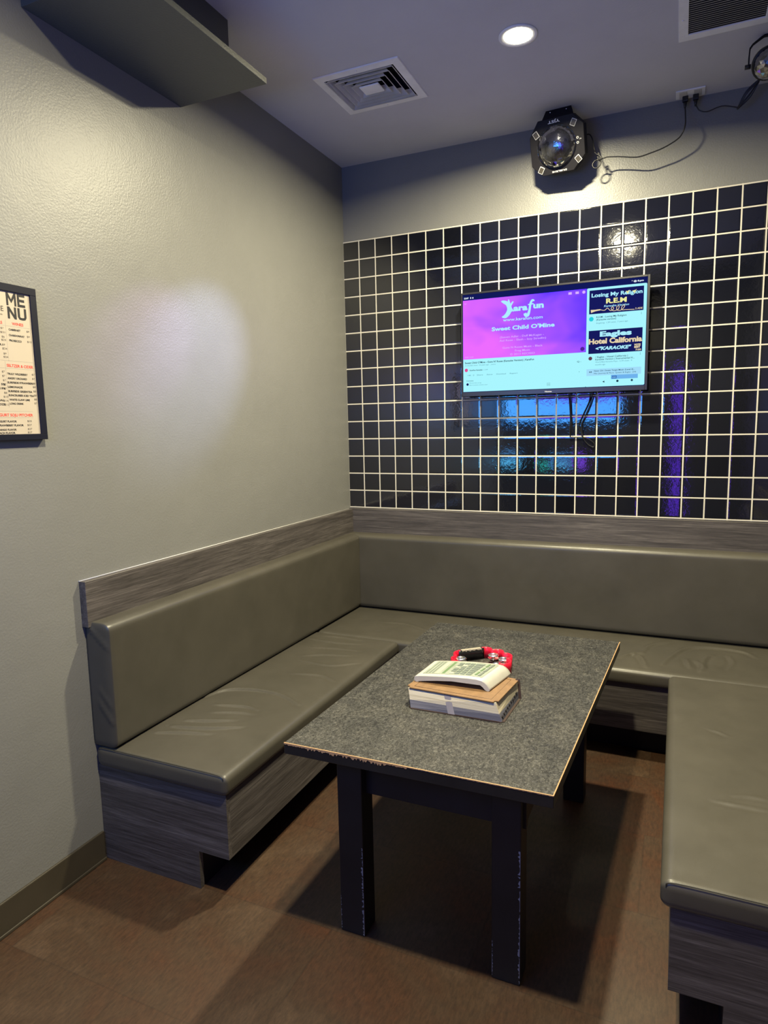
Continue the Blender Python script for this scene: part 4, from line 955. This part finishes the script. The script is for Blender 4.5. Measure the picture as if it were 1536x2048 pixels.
c1 = [(1.890, -0.048, 3.085), (1.893, -0.075, 3.04)] + [yy(p) for p in ((1.894, 2.98), (1.880, 2.94), (1.855, 2.917), (1.800, 2.893), (1.745, 2.880), (1.700, 2.872), (1.665, 2.874), (1.600, 2.888), (1.545, 2.896), (1.518, 2.893))]
# overhand knot and loop near the effect light
c1 += [yy(p) for p in ((1.508, 2.905), (1.502, 2.922), (1.496, 2.915), (1.500, 2.893))] + [yy(p, yb - 0.006) for p in ((1.512, 2.878), (1.510, 2.862), (1.494, 2.851), (1.478, 2.856), (1.474, 2.872), (1.484, 2.886), (1.500, 2.889))] + [yy(p, yb - 0.012) for p in ((1.516, 2.886), (1.508, 2.905), (1.492, 2.915), (1.484, 2.925))] + [(1.484, -0.105, 2.935), (1.476, -0.10, 2.960), (1.468, -0.09, 3.000), (1.452, -0.08, 3.030), (1.43, -0.07, 3.035)]
cord(spline(c1, 6), 0.0032, 'electric_cable', 'black cord with a knotted loop running from the outlet to the larger disco light', (1.890, -0.048, H - 0.0085))
c2 = [(1.936, -0.048, 3.085)] + [yy(p, -0.07) for p in ((1.940, 3.070), (1.952, 3.050), (1.972, 3.039), (1.995, 3.037), (2.030, 3.046), (2.060, 3.047), (2.095, 3.036), (2.118, 3.028))]
bun = []
A0, A1 = Vector((2.120, -0.09, 3.022)), Vector((2.195, -0.13, 3.104))
for k in range(7):
    o = Vector((random.uniform(-0.005, 0.005), random.uniform(-0.006, 0.006), random.uniform(-0.004, 0.004))); bun += [tuple(A0 + o), tuple(A0.lerp(A1, 0.5) + o * 2.3 + Vector((0.006 * (-1) ** k, 0, -0.006 * (-1) ** k))), tuple(A1 + o)] if k % 2 == 0 else [tuple(A1 + o), tuple(A0.lerp(A1, 0.5) + o * 2.0 - Vector((0.007, 0, -0.007))), tuple(A0 + o)]
c2 += bun + [(2.205, -0.2, 3.09), (2.215, -0.30, 3.06), (2.215, -0.383, 3.025)]
cord(spline(c2, 6), 0.0026, 'electric_cable', 'black cord with a bundled coil running from the outlet to the small mirror-ball light', (1.936, -0.048, H - 0.0085))

# ================================================================== large octagonal disco light
el = empty('disco_light', (1.306, -0.185, 2.962), 'black octagonal disco light with a big clear faceted dome above the television', 'stage light', rot=(math.radians(20), 0, math.radians(-6)))
oc = [(-0.085, 0.128), (0.088, 0.128), (0.138, 0.075), (0.138, -0.060), (0.078, -0.122), (-0.078, -0.122), (-0.132, -0.070), (-0.132, 0.060)]
bm = B()
a = [bm.verts.new((u, 0, v)) for u, v in oc]; b = [bm.verts.new((u * 1.0, 0.06, v)) for u, v in oc]; c = [bm.verts.new((u * 0.8, 0.105, v * 0.8)) for u, v in oc]
bm.faces.new(a); bm.faces.new(c[::-1])
for r0, r1 in ((a, b), (b, c)):
    for k in range(8): bm.faces.new((r0[k], r1[k], r1[(k + 1) % 8], r0[(k + 1) % 8]))
bmesh.ops.recalc_face_normals(bm, faces=bm.faces); bmesh.ops.bevel(bm, geom=list(bm.edges), offset=0.002, segments=1, affect='EDGES'); link('casing', bm, M_BLACKM, el, local=True)
def facet_dome(bm, R, depth, n=22, rings=6, c=(0, 0, 0), jit=0.0):
    rr = []
    for i in range(rings + 1):
        t = i / rings * math.pi / 2; r = R * math.cos(t); h = -depth * math.sin(t)
        rr.append([bm.verts.new((c[0] + r * math.cos(2 * math.pi * (k + 0.5 * (i % 2)) / n), c[1] + h, c[2] + r * math.sin(2 * math.pi * (k + 0.5 * (i % 2)) / n))) for k in range(n)] if r > 1e-4 else [bm.verts.new((c[0], c[1] + h, c[2]))])
    for a, b in zip(rr, rr[1:]):
        for k in range(n):
            if len(b) == 1: bm.faces.new((a[k], a[(k + 1) % n], b[0]))
            elif True:
                k1 = (k + 1) % n
                if (rr.index(a) % 2) == 0: bm.faces.new((a[k], a[k1], b[k])); bm.faces.new((a[k1], b[k1], b[k]))
                else: bm.faces.new((a[k], a[k1], b[k1])); bm.faces.new((a[k], b[k1], b[k]))
    return rr
bm = B(); facet_dome(bm, 0.095, 0.060, 24, 6); bmesh.ops.solidify(bm, geom=bm.faces[:], thickness=0.003); bmesh.ops.recalc_face_normals(bm, faces=bm.faces); dome = link('dome', bm, M_CLEAR, el, local=True)
bm = B(); facet_dome(bm, 0.078, 0.030, 14, 4, (0, 0.006, 0)); link('mirror_cone', bm, M_REFL, dome, local=True)
bm = B(); rr = 0.096; tube(bm, [(rr * math.cos(2 * math.pi * k / 48), -0.001, rr * math.sin(2 * math.pi * k / 48)) for k in range(48)], 0.0032, 8, close=True); link('dome_rim', bm, M_CLEAR, el, local=True)
for (u, v, rot) in ((-0.098, 0.068, 0.5), (0.090, 0.088, -0.5), (0.104, -0.075, 0.6), (-0.085, -0.094, -0.55)):
    bm = B(); box(bm, -0.013, 0.013, -0.0035, 0.001, -0.016, 0.016, 0.004, 2); bmesh.ops.rotate(bm, verts=bm.verts, matrix=Matrix.Rotation(rot * -1.0, 3, 'Y')); bmesh.ops.translate(bm, verts=bm.verts, vec=(u, 0, v)); ledf = link('led_window', bm, M_PRINT, el, local=True)
    bm = B(); box(bm, -0.0105, 0.0105, -0.0046, -0.003, -0.0132, 0.0132, 0.002, 1)
    bmesh.ops.rotate(bm, verts=bm.verts, matrix=Matrix.Rotation(rot * -1.0, 3, 'Y')); bmesh.ops.translate(bm, verts=bm.verts, vec=(u, 0, v)); link('led_chip', bm, M_BASEB, ledf, local=True)
FE = lambda u, v: Vector((u, -0.0026, v))
bm = B(); put_text(bm, 'YJST', -0.034, 0.026, 0.105, 0.012, FE, 0.03, flip=True); put_text(bm, 'DUBLRHS', -0.030, 0.044, -0.116, 0.0075, FE, 0.02, flip=True)
for v in (0.018, -0.004): tube(bm, [(0.106 + 0.0045 * math.cos(a * 0.5236), -0.0026, v + 0.0045 * math.sin(a * 0.5236)) for a in range(12)], 0.0014, 6, close=True)
put_text(bm, 'MIC', 0.114, 0.124, 0.008, 0.0055, FE, 0.0, flip=True); link('face_lettering', bm, M_PRINT, el, local=True)
bm = B()      # bracket: plate on the ceiling and two side straps, in the light's own tilted frame
inv = el.rotation_euler.to_matrix().inverted()
def L(x, y, z): return inv @ (Vector((x, y, z)) - Vector(el.location))
def plate(bm, pts, th):
    v0 = [bm.verts.new(L(*p)) for p in pts]; v1 = [bm.verts.new(L(p[0] + th[0], p[1] + th[1], p[2] + th[2])) for p in pts]
    bm.faces.new(v0); bm.faces.new(v1[::-1]); n = len(pts)
    for k in range(n): bm.faces.new((v0[k], v1[k], v1[(k + 1) % n], v0[(k + 1) % n]))
plate(bm, [(1.250, -0.175, H - 0.0005), (1.375, -0.185, H - 0.0005), (1.375, -0.135, H - 0.0005), (1.250, -0.125, H - 0.0005)], (0, 0, -0.003))
plate(bm, [(1.250, -0.178, H), (1.375, -0.188, H), (1.395, -0.205, 3.075), (1.225, -0.195, 3.075)], (0, 0.003, 0))
bmesh.ops.recalc_face_normals(bm, faces=bm.faces); link('bracket', bm, M_BLACKM, el, local=True)
bm = B()
for p in ((1.272, -0.181, H - 0.012), (1.352, -0.187, H - 0.012)):
    q = L(*p); lathe(bm, [(0.0, -0.003), (0.003, -0.0025), (0.004, 0.0)], q, 8, 'y')
link('bolts', bm, M_CHROME, el, local=True)

# added soft spots standing in for the television's reflection on the left wall
def add_wall_glow(target, col, power, size):
    ld = bpy.data.lights.new('added_wall_glow', 'SPOT'); ld.energy = power; ld.color = col; ld.spot_size = math.radians(size); ld.spot_blend = 1.0; ld.shadow_soft_size = 0.01
    lo = bpy.data.objects.new('added_wall_glow', ld); COL.objects.link(lo); lo.parent = el
    p = Vector((1.30, -0.275, 2.915)); R_ = el.rotation_euler.to_matrix()
    q = (Vector(target) - p).to_track_quat('-Z', 'Y').to_matrix()
    lo.location = R_.inverted() @ (p - Vector(el.location)); lo.rotation_euler = (R_.inverted() @ q).to_euler()
add_wall_glow(GLOW_A, (0.50, 0.58, 1.0), GLOW_P, 21); add_wall_glow(GLOW_B, (0.70, 0.45, 1.0), GLOW_P * 0.42, 14)

# ================================================================== small ball light at the right
BC = Vector((2.200, -0.45, 3.030)); BR_ = 0.063
bl = empty('disco_light', tuple(BC), 'small black ball-shaped mirror light hanging by a yoke at the upper right edge', 'stage light', rot=(math.radians(38), 0, math.radians(12)))
bm = B(); lathe(bm, [(0.0, BR_ * 0.98), (BR_ * 0.4, BR_ * 0.9), (BR_ * 0.75, BR_ * 0.66), (BR_ * 0.95, BR_ * 0.3), (BR_ * 1.0, 0.0), (BR_ * 0.99, -0.006), (BR_ * 0.93, -0.006)], (0, 0, 0), 36, 'y'); link('casing', bm, M_BLACK, bl, local=True)
bm = B(); facet_dome(bm, BR_ * 0.93, BR_ * 0.9, 16, 6, (0, -0.004, 0)); d2 = link('mirror_dome', bm, M_REFL, bl, local=True)
bm = B(); inv2 = bl.rotation_euler.to_matrix().inverted()
def L2(x, y, z): return inv2 @ Vector((x, y, z))
pts = [(-0.072, 0.0, 0.0), (-0.072, 0.0, 0.035), (-0.070, 0.0, 0.068), (-0.060, 0.0, 0.082), (-0.035, 0.0, 0.098), (-0.02, 0.0, 0.106), (0.02, 0.0, 0.106), (0.035, 0, 0.098), (0.060, 0.0, 0.082), (0.070, 0, 0.068), (0.072, 0, 0.035), (0.072, 0, 0.0)]
pv = None
for p in pts:
    cur = [bm.verts.new(L2(p[0] + dx, dy, p[2] + dx * 0)) for dx, dy in ((-0.0025, -0.009), (0.0025, -0.009), (0.0025, 0.009), (-0.0025, 0.009))] if abs(p[0]) > 0.05 else [bm.verts.new(L2(p[0], dy, p[2] + dz)) for dz, dy in ((0.0025, -0.009), (-0.0025, -0.009), (-0.0025, 0.009), (0.0025, 0.009))]
    if p[0] > 0.05: cur = [cur[1], cur[0], cur[3], cur[2]]
    if pv:
        for k in range(4): bm.faces.new((pv[k], cur[k], cur[(k + 1) % 4], pv[(k + 1) % 4]))
    pv = cur
bmesh.ops.recalc_face_normals(bm, faces=bm.faces); link('yoke', bm, M_BLACKM, bl, local=True)
for s in (-1, 1):
    bm = B(); pa, pb = L2(s * 0.064, 0, 0), L2(s * 0.086, 0, 0); tube(bm, [pa, pb], 0.009, 14); link('knob', bm, M_BLACK, bl, local=True)
